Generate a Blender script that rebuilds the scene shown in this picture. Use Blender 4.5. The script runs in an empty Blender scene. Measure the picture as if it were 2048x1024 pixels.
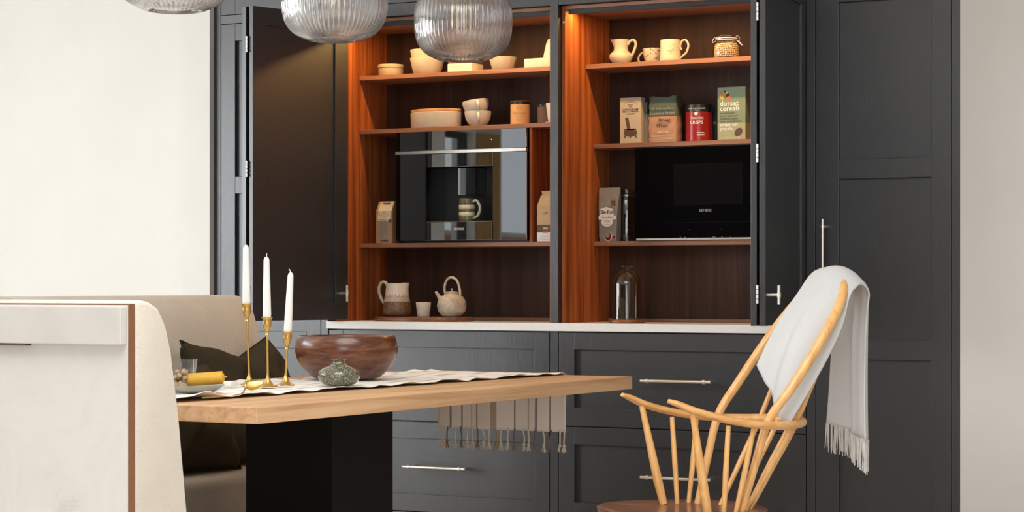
import bpy, bmesh, math, random
from mathutils import Vector, Matrix
random.seed(7)
scene = bpy.context.scene
col = scene.collection
PI = math.pi

# ---------------------------------------------------------------- camera
FPX = 4330.0; TH = math.atan(4330/8174.0); HOR = 570.0; CXP = 1024.0
FW = Vector((-math.sin(TH), math.cos(TH), 0)); RT = Vector((math.cos(TH), math.sin(TH), 0)); UP = Vector((0, 0, 1))
CAM = Vector((0, 0, 1.08)) - FW*8.6 - RT*((1108-CXP)/FPX*8.6)
cd = bpy.data.cameras.new('camera'); co = bpy.data.objects.new('camera', cd); col.objects.link(co)
co.location = CAM; co.rotation_euler = (PI/2, 0, TH)
cd.sensor_width = 36; cd.lens = FPX/2048*36; cd.shift_y = (HOR-512)/2048
cd.clip_start = .05; cd.clip_end = 100
scene.camera = co

# ---------------------------------------------------------------- light
vs = scene.view_settings
vs.view_transform = 'Standard'; vs.look = 'None'; vs.gamma = 1; vs.use_curve_mapping = False
vs.exposure = 0.0
w = bpy.data.worlds.new('sky'); scene.world = w; w.use_nodes = True
bgn = w.node_tree.nodes['Background']; bgn.inputs[0].default_value = (.86, .93, 1, 1); bgn.inputs[1].default_value = 1.8
def area_light(name, loc, rot, sx, sy, power, color=(1, 1, 1)):
    l = bpy.data.lights.new(name, 'AREA'); l.shape = 'RECTANGLE'; l.size = sx; l.size_y = sy; l.energy = power; l.color = color
    o = bpy.data.objects.new(name, l); col.objects.link(o); o.location = loc; o.rotation_euler = rot
    return o
# daylight in the wide side window, the glazed doors behind the viewer and the rooflight
area_light('daylight_side_window', (-4.58, -3.7, 1.45), (0, -PI/2, 0), 2.0, 3.4, 205, (.95, .98, 1))
area_light('daylight_garden_doors', (3.9, -9.68, 1.3), (PI/2, 0, 0), 2.6, 2.2, 60, (1, .99, .97))
area_light('daylight_rooflight', (1.6, -4.2, 2.86), (0, 0, 0), 2.3, 2.7, 84, (1, .99, .97))

# ---------------------------------------------------------------- photo pixel -> place helpers
def ray(u, v): return FW + RT*((u-CXP)/FPX) + UP*((HOR-v)/FPX)
def onY(u, v, y): d = ray(u, v); return CAM + d*((y-CAM.y)/d.y)
def onX(u, v, x): d = ray(u, v); return CAM + d*((x-CAM.x)/d.x)
def onZ(u, v, z): d = ray(u, v); return CAM + d*((z-CAM.z)/d.z)
def mpp(p): return (Vector(p)-CAM).dot(FW)/FPX      # metres per pixel at p

# ---------------------------------------------------------------- materials
MATS = {}
def nodes(name):
    m = bpy.data.materials.new(name); m.use_nodes = True; MATS[name] = m
    nt = m.node_tree; return m, nt, nt.nodes['Principled BSDF']
def setin(b, **k):
    for n, v in k.items():
        n = n.replace('_', ' ')
        if n in b.inputs: b.inputs[n].default_value = v
def coords(nt, scale, kind='Object'):
    tc = nt.nodes.new('ShaderNodeTexCoord'); mp = nt.nodes.new('ShaderNodeMapping')
    mp.inputs['Scale'].default_value = scale if not isinstance(scale, (int, float)) else (scale,)*3
    nt.links.new(tc.outputs[kind], mp.inputs[0]); return mp.outputs[0]
def noise(nt, vec, scale=1, detail=4, rough=.6, dist=0):
    n = nt.nodes.new('ShaderNodeTexNoise'); n.inputs['Scale'].default_value = scale; n.inputs['Detail'].default_value = detail
    n.inputs['Roughness'].default_value = rough; n.inputs['Distortion'].default_value = dist
    nt.links.new(vec, n.inputs['Vector']); return n.outputs['Fac']
def ramp(nt, fac, stops):
    r = nt.nodes.new('ShaderNodeValToRGB'); e = r.color_ramp.elements
    while len(e) < len(stops): e.new(.5)
    for el, (p, c) in zip(e, stops): el.position = p; el.color = (*c, 1)
    nt.links.new(fac, r.inputs[0]); return r.outputs[0]
def bump(nt, b, fac, strength, dist=.001):
    n = nt.nodes.new('ShaderNodeBump'); n.inputs['Strength'].default_value = strength; n.inputs['Distance'].default_value = dist
    nt.links.new(fac, n.inputs['Height']); nt.links.new(n.outputs[0], b.inputs['Normal'])
def mul(c, k): return tuple(min(1, x*k) for x in c)
def plain(name, c, rough=.5, metal=0, var=.08, vs=20, bs=0, bsc=200, **k):
    m, nt, b = nodes(name); setin(b, Roughness=rough, Metallic=metal, **k)
    v = coords(nt, vs); n = noise(nt, v)
    nt.links.new(ramp(nt, n, [(.3, mul(c, 1-var)), (.7, mul(c, 1+var))]), b.inputs['Base Color'])
    if bs: bump(nt, b, noise(nt, coords(nt, bsc), 1, 3), bs)
    return m
def wood(name, c1, c2, scale, rough=.5, bs=.25, c3=None, dist=.6, **k):
    m, nt, b = nodes(name); setin(b, Roughness=rough, **k)
    v = coords(nt, scale); n = noise(nt, v, 1, 6, .65, dist)
    stops = [(.34, c1), (.52, c2), (.68, c3 or mul(c2, 1.25))]
    nt.links.new(ramp(nt, n, stops), b.inputs['Base Color'])
    bump(nt, b, noise(nt, coords(nt, tuple(s*5 for s in scale)), 1, 3), bs)
    return m
def glass(name, c=(1, 1, 1), rough=.0, ior=1.45):
    m, nt, b = nodes(name); setin(b, Base_Color=(*c, 1), Roughness=rough, IOR=ior, Transmission_Weight=1.0)
    n = noise(nt, coords(nt, 90), 1, 2); bump(nt, b, n, .03)
    return m
def thin_glass(name, tint=(.96, .96, .96), rough=.02, mixg=0.0, ior=1.5):
    m = bpy.data.materials.new(name); m.use_nodes = True; MATS[name] = m; nt = m.node_tree; nt.nodes.remove(nt.nodes['Principled BSDF'])
    tr = nt.nodes.new('ShaderNodeBsdfTransparent'); gl = nt.nodes.new('ShaderNodeBsdfGlossy'); fr = nt.nodes.new('ShaderNodeLayerWeight'); mx = nt.nodes.new('ShaderNodeMixShader')
    n = noise(nt, coords(nt, 60), 1, 2); c = ramp(nt, n, [(.3, mul(tint, .985)), (.7, tint)]); nt.links.new(c, tr.inputs[0])
    gl.inputs['Roughness'].default_value = rough; fr.inputs['Blend'].default_value = .5
    pw = nt.nodes.new('ShaderNodeMath'); pw.operation = 'POWER'; pw.inputs[1].default_value = 3.2; nt.links.new(fr.outputs['Facing'], pw.inputs[0])
    ma = nt.nodes.new('ShaderNodeMath'); ma.operation = 'MULTIPLY_ADD'; ma.inputs[1].default_value = .6; ma.inputs[2].default_value = (ior-1)**2/(ior+1)**2; nt.links.new(pw.outputs[0], ma.inputs[0])
    nt.links.new(ma.outputs[0], mx.inputs[0]); nt.links.new(tr.outputs[0], mx.inputs[1]); nt.links.new(gl.outputs[0], mx.inputs[2]); out = mx.outputs[0]
    if mixg:
        g = nt.nodes.new('ShaderNodeBsdfGlass'); g.inputs['IOR'].default_value = 1.45; g.inputs['Roughness'].default_value = .0; m2 = nt.nodes.new('ShaderNodeMixShader'); m2.inputs[0].default_value = mixg
        nt.links.new(out, m2.inputs[1]); nt.links.new(g.outputs[0], m2.inputs[2]); out = m2.outputs[0]
    nt.links.new(out, nt.nodes['Material Output'].inputs['Surface']); return m
def emit(name, c, s):
    m, nt, b = nodes(name); setin(b, Base_Color=(*c, 1), Emission_Color=(*c, 1), Emission_Strength=s); return m
def fabric(name, c, scale=900, bs=.5, var=.12, weave=(1, 1, 1), rough=.9, sheen=.1):
    m, nt, b = nodes(name); setin(b, Roughness=rough, Sheen_Weight=sheen, Specular_IOR_Level=.2)
    n = noise(nt, coords(nt, tuple(scale*x for x in weave)), 1, 2, .5); n2 = noise(nt, coords(nt, 6), 1, 3)
    mx = nt.nodes.new('ShaderNodeMath'); mx.operation = 'MULTIPLY'; mx.inputs[1].default_value = .2; nt.links.new(n2, mx.inputs[0])
    h = nt.nodes.new('ShaderNodeMath'); h.operation = 'MULTIPLY_ADD'; h.inputs[1].default_value = .8; nt.links.new(n, h.inputs[0]); nt.links.new(mx.outputs[0], h.inputs[2])
    nt.links.new(ramp(nt, h.outputs[0], [(.36, mul(c, 1-var)), (.64, mul(c, 1+var))]), b.inputs['Base Color'])
    bump(nt, b, n, bs, .0006); return m

plain('wall_white', (.705, .68, .64), .85, var=.02, vs=3)
plain('wall_darkened', (.05, .05, .052), .8, var=.03, vs=3)  # for the unseen front wall, dark so cabinet fronts reflect little
plain('ceiling_white', (.85, .84, .82), .9, var=.02, vs=3)
plain('floor_stone', (.74, .70, .65), .5, var=.12, vs=4)
# charcoal paint over open-grained timber, grain upright / lying
def paint(name, scale, c=(.0125, .0138, .0168)):
    m, nt, b = nodes(name); setin(b, Roughness=.37, Specular_IOR_Level=1.0)
    n = noise(nt, coords(nt, scale), 1, 4, .7, .8)
    nt.links.new(ramp(nt, n, [(.25, mul(c, .6)), (.5, c), (.8, mul(c, 1.4))]), b.inputs['Base Color'])
    bump(nt, b, n, .40, .0010); return m
paint('paint_v', (330, 330, 9)); paint('paint_h', (9, 330, 330))
wood('walnut_v_lit', (.16, .034, .007), (.34, .090, .023), (34, 34, 1.0), .55, .3, (.50, .155, .046), Specular_IOR_Level=.3)  # upright walnut, orange LED glow brightened into its colour
wood('walnut_back_shaded', (.022, .0085, .005), (.044, .0165, .0095), (22, 22, .9), .55, .2, (.066, .026, .015), Specular_IOR_Level=.3)  # same walnut made darker, shade at the back of the bay in its colour
wood('walnut_h', (.22, .095, .052), (.30, .138, .078), (1.4, 30, 30), .5, .2, (.36, .17, .10))
plain('black_metal', (.012, .012, .013), .45, var=.1)
plain('black_lacquer', (.0025, .0022, .0022), .6, var=.1, Specular_IOR_Level=.2)
plain('quartz_top', (.83, .80, .77), .28, var=.02, vs=40)
plain('nickel', (.86, .80, .71), .36, .9, var=.06, vs=200)
plain('hinge_steel', (.80, .77, .74), .28, 1.0, var=.05)
plain('brass', (.66, .43, .14), .30, 1.0, var=.06, vs=120)
wood('oak_table', (.50, .275, .135), (.64, .385, .205), (26, 1.3, 40), .42, .25, (.72, .46, .26))
wood('chair_elm', (.68, .32, .095), (.84, .45, .16), (8, 40, 40), .30, .12, (.90, .53, .21), Coat_Weight=.25, Coat_Roughness=.25)
wood('chair_upright', (.70, .34, .10), (.87, .48, .175), (40, 40, 5), .30, .12, (.92, .56, .22), Coat_Weight=.25, Coat_Roughness=.25)
wood('chair_seat_elm', (.12, .042, .018), (.20, .075, .034), (5, 40, 40), .30, .15, (.27, .11, .05), Coat_Weight=.3)
wood('bowl_wood', (.055, .014, .006), (.135, .040, .016), (5, 9, 34), .28, .05, (.26, .092, .038), dist=1.6, Coat_Weight=.3, Coat_Roughness=.15)
wood('board_wood', (.10, .034, .013), (.20, .072, .026), (8, 50, 50), .4, .1, (.30, .12, .045))
fabric('linen', (.66, .59, .50), 520, .7, .16)
fabric('olive_linen', (.046, .035, .018), 600, .35, .2, sheen=0)
fabric('throw_wool', (.62, .615, .61), 800, .4, .06)
plain('fringe_wool', (.66, .635, .60), .95, var=.12, vs=60)
plain('tassel_cotton', (.70, .61, .50), .95, var=.15, vs=150)
plain('tassel_grey', (.20, .165, .15), .95, var=.4, vs=260)
plain('tassel_ochre', (.42, .26, .09), .95, var=.3, vs=260)
plain('copper_trim', (.42, .205, .115), .38, .85, var=.06)
m, nt, b = nodes('marble'); setin(b, Roughness=.22)
vn = noise(nt, coords(nt, 5), 1, 8, .7, 1.2)
nt.links.new(ramp(nt, vn, [(.27, (.56, .52, .48)), (.36, (.66, .615, .57)), (.55, (.69, .645, .60))]), b.inputs['Base Color'])
plain('marble_grey', (.60, .565, .525), .3, var=.05, vs=6)
# appliances
plain('black_glass', (.002, .002, .0025), .015, var=.05, IOR=2.7)
plain('black_glass_dull', (.003, .003, .0035), .06, var=.05, IOR=1.18)
plain('oven_window', (.006, .006, .007), .08, var=.05, IOR=1.22)
plain('print_white', (.80, .79, .77), .6, var=.02)
plain('print_grey', (.35, .35, .35), .6, var=.02)
plain('print_black', (.018, .016, .016), .6, var=.02)
plain('print_brown', (.10, .055, .035), .6, var=.1)
plain('print_gold', (.36, .21, .07), .6, var=.1)
emit('indicator_violet', (.35, .25, 1), 3)
# ceramics
def glaze(name, c, rough=.35, var=.06, vs=30, **k): return plain(name, c, rough, 0, var, vs, **k)
glaze('cream_glaze', (.50, .45, .37), .45); glaze('white_glaze', (.60, .56, .50), .35); glaze('stone_glaze', (.66, .58, .49), .5, .1, 60)
glaze('olive_glaze', (.125, .125, .055), .2); glaze('pale_stripe', (.70, .67, .52), .2); glaze('sand_pot', (.42, .345, .25), .55)
def speck(name, base, dots, scale, thr, rough=.35):
    m, nt, b = nodes(name); setin(b, Roughness=rough)
    n = noise(nt, coords(nt, scale), 1, 2, .5)
    nt.links.new(ramp(nt, n, [(thr-.02, base), (thr+.02, dots)]), b.inputs['Base Color'])
    return m
speck('speckled_cup', (.70, .60, .48), (.14, .085, .05), 110, .62)
m, nt, b = nodes('granite_glaze'); setin(b, Roughness=.12, Coat_Weight=.6, Coat_Roughness=.06)
n = noise(nt, coords(nt, 170), 1, 3, .7)
nt.links.new(ramp(nt, n, [(.35, (.035, .036, .020)), (.52, (.12, .118, .07)), (.66, (.38, .37, .26))]), b.inputs['Base Color'])
m, nt, b = nodes('teapot_glaze'); setin(b, Roughness=.45)
n = noise(nt, coords(nt, 24), 1, 6, .75, 1.0)
nt.links.new(ramp(nt, n, [(.3, (.28, .22, .15)), (.5, (.55, .46, .35)), (.7, (.68, .60, .48))]), b.inputs['Base Color'])
bump(nt, b, n, .35, .002)
# jug dipped in two glazes: brown foot, speckled grey band with a scalloped edge, cream top
m, nt, b = nodes('dipped_glaze'); setin(b, Roughness=.42)
tc = nt.nodes.new('ShaderNodeTexCoord'); sp = nt.nodes.new('ShaderNodeSeparateXYZ'); nt.links.new(tc.outputs['Object'], sp.inputs[0])
at2 = nt.nodes.new('ShaderNodeMath'); at2.operation = 'ARCTAN2'; nt.links.new(sp.outputs[1], at2.inputs[0]); nt.links.new(sp.outputs[0], at2.inputs[1])
s1 = nt.nodes.new('ShaderNodeMath'); s1.operation = 'MULTIPLY'; s1.inputs[1].default_value = 11; nt.links.new(at2.outputs[0], s1.inputs[0])
s2 = nt.nodes.new('ShaderNodeMath'); s2.operation = 'SINE'; nt.links.new(s1.outputs[0], s2.inputs[0])
s2b = nt.nodes.new('ShaderNodeMath'); s2b.operation = 'ABSOLUTE'; nt.links.new(s2.outputs[0], s2b.inputs[0])
s3 = nt.nodes.new('ShaderNodeMath'); s3.operation = 'MULTIPLY_ADD'; s3.inputs[1].default_value = .012; nt.links.new(s2b.outputs[0], s3.inputs[0]); nt.links.new(sp.outputs[2], s3.inputs[2])
def step(src, thr):
    g = nt.nodes.new('ShaderNodeMath'); g.operation = 'GREATER_THAN'; g.inputs[1].default_value = thr; nt.links.new(src, g.inputs[0]); return g.outputs[0]
def mixc(f, a, b_):
    mx = nt.nodes.new('ShaderNodeMix'); mx.data_type = 'RGBA'; nt.links.new(f, mx.inputs[0])
    for s, i in ((a, 6), (b_, 7)):
        if isinstance(s, tuple): mx.inputs[i].default_value = (*s, 1)
        else: nt.links.new(s, mx.inputs[i])
    return mx.outputs[2]
g_ = noise(nt, coords(nt, 150), 1, 3)
brown = ramp(nt, g_, [(.35, (.12, .060, .030)), (.7, (.24, .135, .075))]); band = ramp(nt, g_, [(.4, (.42, .33, .25)), (.6, (.60, .50, .40))])
c_ = mixc(step(sp.outputs[2], .062), brown, band); c_ = mixc(step(s3.outputs[0], .098), c_, (.74, .65, .53))
nt.links.new(c_, b.inputs['Base Color'])
# packaging
plain('carton_buff', (.50, .42, .32), .7, var=.04); plain('carton_kraft', (.38, .215, .11), .75, var=.06); plain('carton_cream', (.72, .60, .42), .7, var=.04)
plain('carton_white', (.78, .70, .60), .7, var=.03); plain('paper_green', (.075, .105, .075), .7, var=.08); plain('paper_blush', (.44, .25, .16), .75, var=.06)
plain('tin_red', (.30, .012, .014), .25, var=.25, vs=14); plain('tin_orange', (.62, .34, .14), .45, var=.05); plain('tin_black', (.012, .011, .012), .3, var=.1)
plain('carton_sage', (.20, .26, .165), .55, var=.04); plain('carton_sage_lit', (.36, .37, .20), .55, var=.04)
plain('bag_grey', (.24, .225, .20), .55, var=.15, vs=15); plain('bag_tan', (.50, .34, .18), .65, var=.06); plain('bag_label', (.74, .71, .68), .6, var=.03)
plain('seed_orange', (.70, .16, .03), .5); plain('seed_yellow', (.68, .48, .05), .5); plain('jam_red', (.16, .008, .012), .25, var=.4, vs=60)
plain('chickpea', (.68, .52, .30), .6, var=.12, vs=90); plain('candle_white', (.86, .84, .81), .45, var=.01, Subsurface_Weight=.15)
plain('beeswax', (.66, .36, .035), .5, var=.08, vs=60, bs=.3, bsc=300); plain('dried_flower', (.42, .29, .18), .9, var=.3, vs=120)
plain('plate_glaze', (.36, .35, .29), .3, var=.12, vs=40); plain('soap_white', (.80, .78, .72), .5, var=.03)
plain('copper_lid', (.40, .17, .09), .4, .6); wood('lid_wood', (.42, .20, .08), (.55, .29, .12), (6, 40, 40), .5, .1)
plain('led_housing', (.02, .02, .02), .5); emit('led_warm', (1, .55, .18), 12); emit('filament', (1, .78, .42), 1.2)
thin_glass('clear_glass', (.97, .97, .965), ior=1.6); thin_glass('pendant_glass', (.99, .99, .99), .02, .75, 2.2); thin_glass('smoke_glass', (.82, .78, .72), ior=1.55); thin_glass('window_glass')
plain('window_frame_dark', (.03, .032, .035), .5); plain('brick', (.36, .16, .11), .9, var=.3, vs=14, bs=.4, bsc=90); plain('mortar', (.45, .42, .38), .95, var=.1)
plain('paving', (.32, .31, .29), .9, var=.15, vs=3); plain('ochre_curtain', (.42, .25, .09), .9, var=.08)
# runner cloth: striped across its width (x of the cloth)
m, nt, b = nodes('runner_cloth'); setin(b, Roughness=.9, Sheen_Weight=.2)
tc = nt.nodes.new('ShaderNodeTexCoord'); sp = nt.nodes.new('ShaderNodeSeparateXYZ'); nt.links.new(tc.outputs['UV'], sp.inputs[0])
rp = nt.nodes.new('ShaderNodeValToRGB'); rp.color_ramp.interpolation = 'CONSTANT'; nt.links.new(sp.outputs[0], rp.inputs[0])
cream = (.96, .92, .86); dk = (.15, .115, .10); tan = (.42, .30, .19); bl = (.60, .47, .36)
STR = [(.095, .112, dk), (.185, .197, dk), (.262, .272, bl), (.305, .318, dk), (.425, .470, tan), (.595, .607, dk), (.705, .716, bl), (.765, .782, dk), (.872, .884, dk)]
e = rp.color_ramp.elements; e[0].position = 0; e[0].color = (*cream, 1); e[1].position = 1; e[1].color = (*cream, 1)
for a0, a1, cc in STR:
    x = e.new(a0); x.color = (*cc, 1); x = e.new(a1); x.color = (*cream, 1)
wv = nt.nodes.new('ShaderNodeTexChecker'); wv.inputs['Scale'].default_value = 1; mp = nt.nodes.new('ShaderNodeMapping'); mp.inputs['Scale'].default_value = (170, 500, 1)
nt.links.new(tc.outputs['UV'], mp.inputs[0]); nt.links.new(mp.outputs[0], wv.inputs['Vector'])
mx = nt.nodes.new('ShaderNodeMix'); mx.data_type = 'RGBA'; mm = nt.nodes.new('ShaderNodeMath'); mm.operation = 'MULTIPLY'; mm.inputs[1].default_value = .45
nt.links.new(wv.outputs['Fac'], mm.inputs[0]); nt.links.new(mm.outputs[0], mx.inputs[0]); nt.links.new(rp.outputs[0], mx.inputs[6]); mx.inputs[7].default_value = (*cream, 1)
nt.links.new(mx.outputs[2], b.inputs['Base Color'])
bump(nt, b, noise(nt, coords(nt, 500), 1, 2), .3, .0006)
tr_ = nt.nodes.new('ShaderNodeBsdfTranslucent'); nt.links.new(mx.outputs[2], tr_.inputs['Color'])
ms_ = nt.nodes.new('ShaderNodeMixShader'); ms_.inputs[0].default_value = .06; nt.links.new(b.outputs[0], ms_.inputs[1]); nt.links.new(tr_.outputs[0], ms_.inputs[2])
nt.links.new(ms_.outputs[0], nt.nodes['Material Output'].inputs['Surface'])

# ---------------------------------------------------------------- mesh helpers
def box(bm, x0, x1, y0, y1, z0, z1):
    v = [bm.verts.new(p) for p in ((x0,y0,z0),(x1,y0,z0),(x1,y1,z0),(x0,y1,z0),(x0,y0,z1),(x1,y0,z1),(x1,y1,z1),(x0,y1,z1))]
    for f in ((3,2,1,0),(4,5,6,7),(0,1,5,4),(1,2,6,5),(2,3,7,6),(3,0,4,7)): bm.faces.new([v[i] for i in f])
def lathe(bm, prof, seg=32, cx=0, cy=0, rib=None, ov=(1, 1)):
    """prof: list of (r,z) from start to end; r=0 closes."""
    rings = []
    for r, z in prof:
        if r <= 1e-6: rings.append([bm.verts.new((cx, cy, z))]); continue
        ring = []
        for i in range(seg):
            a = 2*PI*i/seg; rr = r*(1 if rib is None else 1+rib(i, z, r))
            ring.append(bm.verts.new((cx+rr*math.cos(a)*ov[0], cy+rr*math.sin(a)*ov[1], z)))
        rings.append(ring)
    for A, B in zip(rings, rings[1:]):
        if len(A) == 1 and len(B) == 1: continue
        for i in range(seg):
            j = (i+1) % seg
            if len(A) == 1: bm.faces.new((A[0], B[j], B[i]))
            elif len(B) == 1: bm.faces.new((A[i], A[j], B[0]))
            else: bm.faces.new((A[i], A[j], B[j], B[i]))
def catmull(pts, n=6):
    pts = [Vector(p) for p in pts]; out = []
    P = [pts[0]*2-pts[1]] + pts + [pts[-1]*2-pts[-2]]
    for i in range(1, len(P)-2):
        a, b_, c, d = P[i-1], P[i], P[i+1], P[i+2]
        for k in range(n):
            t = k/n
            out.append(.5*((2*b_)+(c-a)*t+(2*a-5*b_+4*c-d)*t*t+(3*b_-a-3*c+d)*t**3))
    out.append(pts[-1]); return out
def interp(vals, n):
    """resample list of floats to n"""
    out = []
    for i in range(n):
        t = i/(n-1)*(len(vals)-1); k = min(int(t), len(vals)-2); out.append(vals[k]+(vals[k+1]-vals[k])*(t-k))
    return out
def tube(bm, pts, r, seg=8, caps=True, flat=(1, 1), up=None):
    pts = [Vector(p) for p in pts]; n = len(pts)
    rs = [r]*n if isinstance(r, (int, float)) else interp(list(r), n)
    rings = []; prev = None
    for i, p in enumerate(pts):
        t = (pts[min(i+1, n-1)]-pts[max(i-1, 0)]).normalized()
        if up is not None:
            nrm = (Vector(up)-t*t.dot(Vector(up))).normalized()
        elif prev is None:
            a = Vector((0, 0, 1)) if abs(t.z) < .9 else Vector((1, 0, 0)); nrm = (a-t*t.dot(a)).normalized()
        else: nrm = (prev-t*t.dot(prev)).normalized()
        prev = nrm; bi = t.cross(nrm)
        fl = flat[i] if isinstance(flat, list) else flat
        rings.append([bm.verts.new(p+(nrm*math.cos(2*PI*k/seg)*fl[0]+bi*math.sin(2*PI*k/seg)*fl[1])*rs[i]) for k in range(seg)])
    for A, B in zip(rings, rings[1:]):
        for k in range(seg):
            j = (k+1) % seg; bm.faces.new((A[k], A[j], B[j], B[k]))
    if caps: bm.faces.new(rings[0][::-1]); bm.faces.new(rings[-1])
def cyl(bm, p0, p1, r, seg=12): tube(bm, [p0, p1], r, seg)
def prism(bm, pts2, a0, a1, axis='y'):
    """extrude closed 2d outline along an axis. pts2: (p,q)"""
    def P(p, q, a):
        return {'y': (p, a, q), 'x': (a, p, q), 'z': (p, q, a)}[axis]
    A = [bm.verts.new(P(p, q, a0)) for p, q in pts2]; B = [bm.verts.new(P(p, q, a1)) for p, q in pts2]
    n = len(pts2)
    for i in range(n):
        j = (i+1) % n; bm.faces.new((A[i], A[j], B[j], B[i]))
    bm.faces.new(A[::-1]); bm.faces.new(B)
def mk(name, bm, m, parent=None, smooth=False, bevel=0, world=False, seg=2, auto=40):
    bmesh.ops.recalc_face_normals(bm, faces=bm.faces)
    me = bpy.data.meshes.new(name); bm.to_mesh(me); bm.free()
    me.materials.append(MATS[m] if isinstance(m, str) else m)
    if smooth:
        for p in me.polygons: p.use_smooth = True
        me.set_sharp_from_angle(angle=math.radians(auto))
    o = bpy.data.objects.new(name, me); col.objects.link(o)
    if bevel:
        bv = o.modifiers.new('bevel', 'BEVEL'); bv.width = bevel; bv.segments = seg; bv.limit_method = 'ANGLE'; bv.angle_limit = math.radians(35)
        if seg > 2:
            for p in me.polygons: p.use_smooth = True
    if parent is not None:
        o.parent = parent
        if world:
            q = parent; off = Vector((0, 0, 0))
            while q is not None: off += q.location; q = q.parent
            o.location = -off
    return o
def nb(): return bmesh.new()
def thing(name, label, cat, loc=(0, 0, 0), rotz=0, group=None):
    o = bpy.data.objects.new(name, None); col.objects.link(o); o.location = loc; o.rotation_euler = (0, 0, rotz)
    o.empty_display_size = .05
    o['label'] = label; o['category'] = cat
    if group: o['group'] = group
    return o
def tag(o, label, cat, group=None):
    o['label'] = label; o['category'] = cat
    if group: o['group'] = group
    return o
def struct(name, bm, m, **k):
    o = mk(name, bm, m, **k); o['kind'] = 'structure'; return o
def bx(name, m, parent, x0, x1, y0, y1, z0, z1, bevel=.001, world=True, **k):
    bm = nb(); box(bm, x0, x1, y0, y1, z0, z1); return mk(name, bm, m, parent, bevel=bevel, world=world, **k)
FONTC = {}
def text(s, size, parent, m, loc, align='CENTER', bend=None, name='lettering', shear=0, bold=0, rotz=0, rx=PI/2, sx=1.0, rot2=0):
    c = bpy.data.curves.new('t', 'FONT'); c.body = s; c.size = size; c.align_x = align; c.align_y = 'CENTER'; c.extrude = .0002; c.shear = shear; c.offset = bold; c.resolution_u = 2
    t = bpy.data.objects.new('t', c); col.objects.link(t)
    dg = bpy.context.evaluated_depsgraph_get(); me = bpy.data.meshes.new_from_object(t.evaluated_get(dg))
    bpy.data.objects.remove(t); bpy.data.curves.remove(c)
    R2 = Matrix.Rotation(rot2, 4, 'Z')
    for v in me.vertices:
        p = R2 @ Vector((v.co.x*sx, v.co.y, v.co.z))
        x, y, z = p.x, p.y, p.z
        if bend:
            a = (x+(0 if len(bend) < 2 else bend[1]))/bend[0]; rr = bend[0]+z; v.co = (rr*math.sin(a), -rr*math.cos(a), y)
        else: v.co = Matrix.Rotation(rx, 3, 'X') @ Vector((x, y, z))
    me.materials.clear(); me.materials.append(MATS[m])
    o = bpy.data.objects.new(name, me); col.objects.link(o); o.parent = parent; o.location = loc; o.rotation_euler = (0, 0, rotz)
    return o
def patch(name, m, parent, outline, y, th=.0006):
    """flat print: outline in (x,z), standing just proud of a face at y"""
    bm = nb(); prism(bm, outline, y-th, y, 'y'); return mk(name, bm, m, parent)
def ell(cx, cz, a, b_, n=16, rot=0): 
    return [(cx+a*math.cos(2*PI*i/n)*math.cos(rot)-b_*math.sin(2*PI*i/n)*math.sin(rot), cz+a*math.cos(2*PI*i/n)*math.sin(rot)+b_*math.sin(2*PI*i/n)*math.cos(rot)) for i in range(n)]
def shell_prof(outer, t):
    """outer profile (r,z) bottom->top, closed foot; returns outer then inner going back down"""
    inner = [(max(r-t, 0.001), z) for r, z in outer[1:]][::-1]
    zb = outer[0][1]+t
    inner = [(r, max(z, zb)) for r, z in inner]
    return [(0, outer[0][1])] + outer + inner + [(0, zb)]

# ---------------------------------------------------------------- room
XL, XR, YF, ZT = -4.5, 5.4, -9.7, 2.72
bm = nb(); box(bm, XL-.3, XR+.3, YF-.3, .8, -.1, 0); struct('floor', bm, 'floor_stone')
# ceiling with a rooflight opening
bm = nb()
for x0, x1, y0, y1 in ((XL-.3, .4, YF-.3, .8), (2.8, XR+.3, YF-.3, .8), (.4, 2.8, -2.8, .8), (.4, 2.8, YF-.3, -5.6)): box(bm, x0, x1, y0, y1, ZT, ZT+.2)
struct('ceiling', bm, 'ceiling_white')
# back wall: recessed length on the left, pier beside the cabinets, wall right of them, wall behind
bm = nb(); box(bm, XL, -1.80, .10, .8, 0, ZT); struct('wall_back_left', bm, 'wall_white')
bm = nb(); box(bm, -1.80, -1.650, -.03, .8, 0, ZT); struct('wall_back', bm, 'wall_white')
bm = nb(); box(bm, 1.6465, XR, -.004, .8, 0, ZT); struct('wall_back_right', bm, 'wall_white')
bm = nb(); box(bm, -1.649, 1.646, .62, .8, 0, ZT); struct('wall_behind', bm, 'wall_white')
# left wall with a narrow glazed slot and a wide window
bm = nb()
W1 = (-7.08, -6.62); W2 = (-5.4, -2.0); W4 = (-9.62, -7.55)
for y0, y1, z0, z1 in ((W2[1], .8, 0, ZT), (W1[1], W2[0], 0, ZT), (W4[1], W1[0], 0, ZT), (YF-.3, W4[0], 0, ZT), (W4[0], W4[1], 2.5, ZT), (W1[0], W1[1], 2.3, ZT), (W2[0], W2[1], 2.45, ZT), (W2[0], W2[1], 0, .45)): box(bm, XL-.2, XL, y0, y1, z0, z1)
struct('wall_left', bm, 'wall_white')
bm = nb(); box(bm, XR, XR+.2, YF-.3, .8, 0, ZT); struct('wall_right', bm, 'wall_white')
bm = nb()
for x0, x1, z0, z1 in ((XL, 2.5, 0, ZT), (5.3, XR, 0, ZT), (2.5, 5.3, 2.45, ZT), (2.5, 5.3, 0, .15)): box(bm, x0, x1, YF-.2, YF, z0, z1)
struct('wall_front', bm, 'wall_darkened')  # out of view, darkened to keep reflections in cabinets and microwave dim
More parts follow.
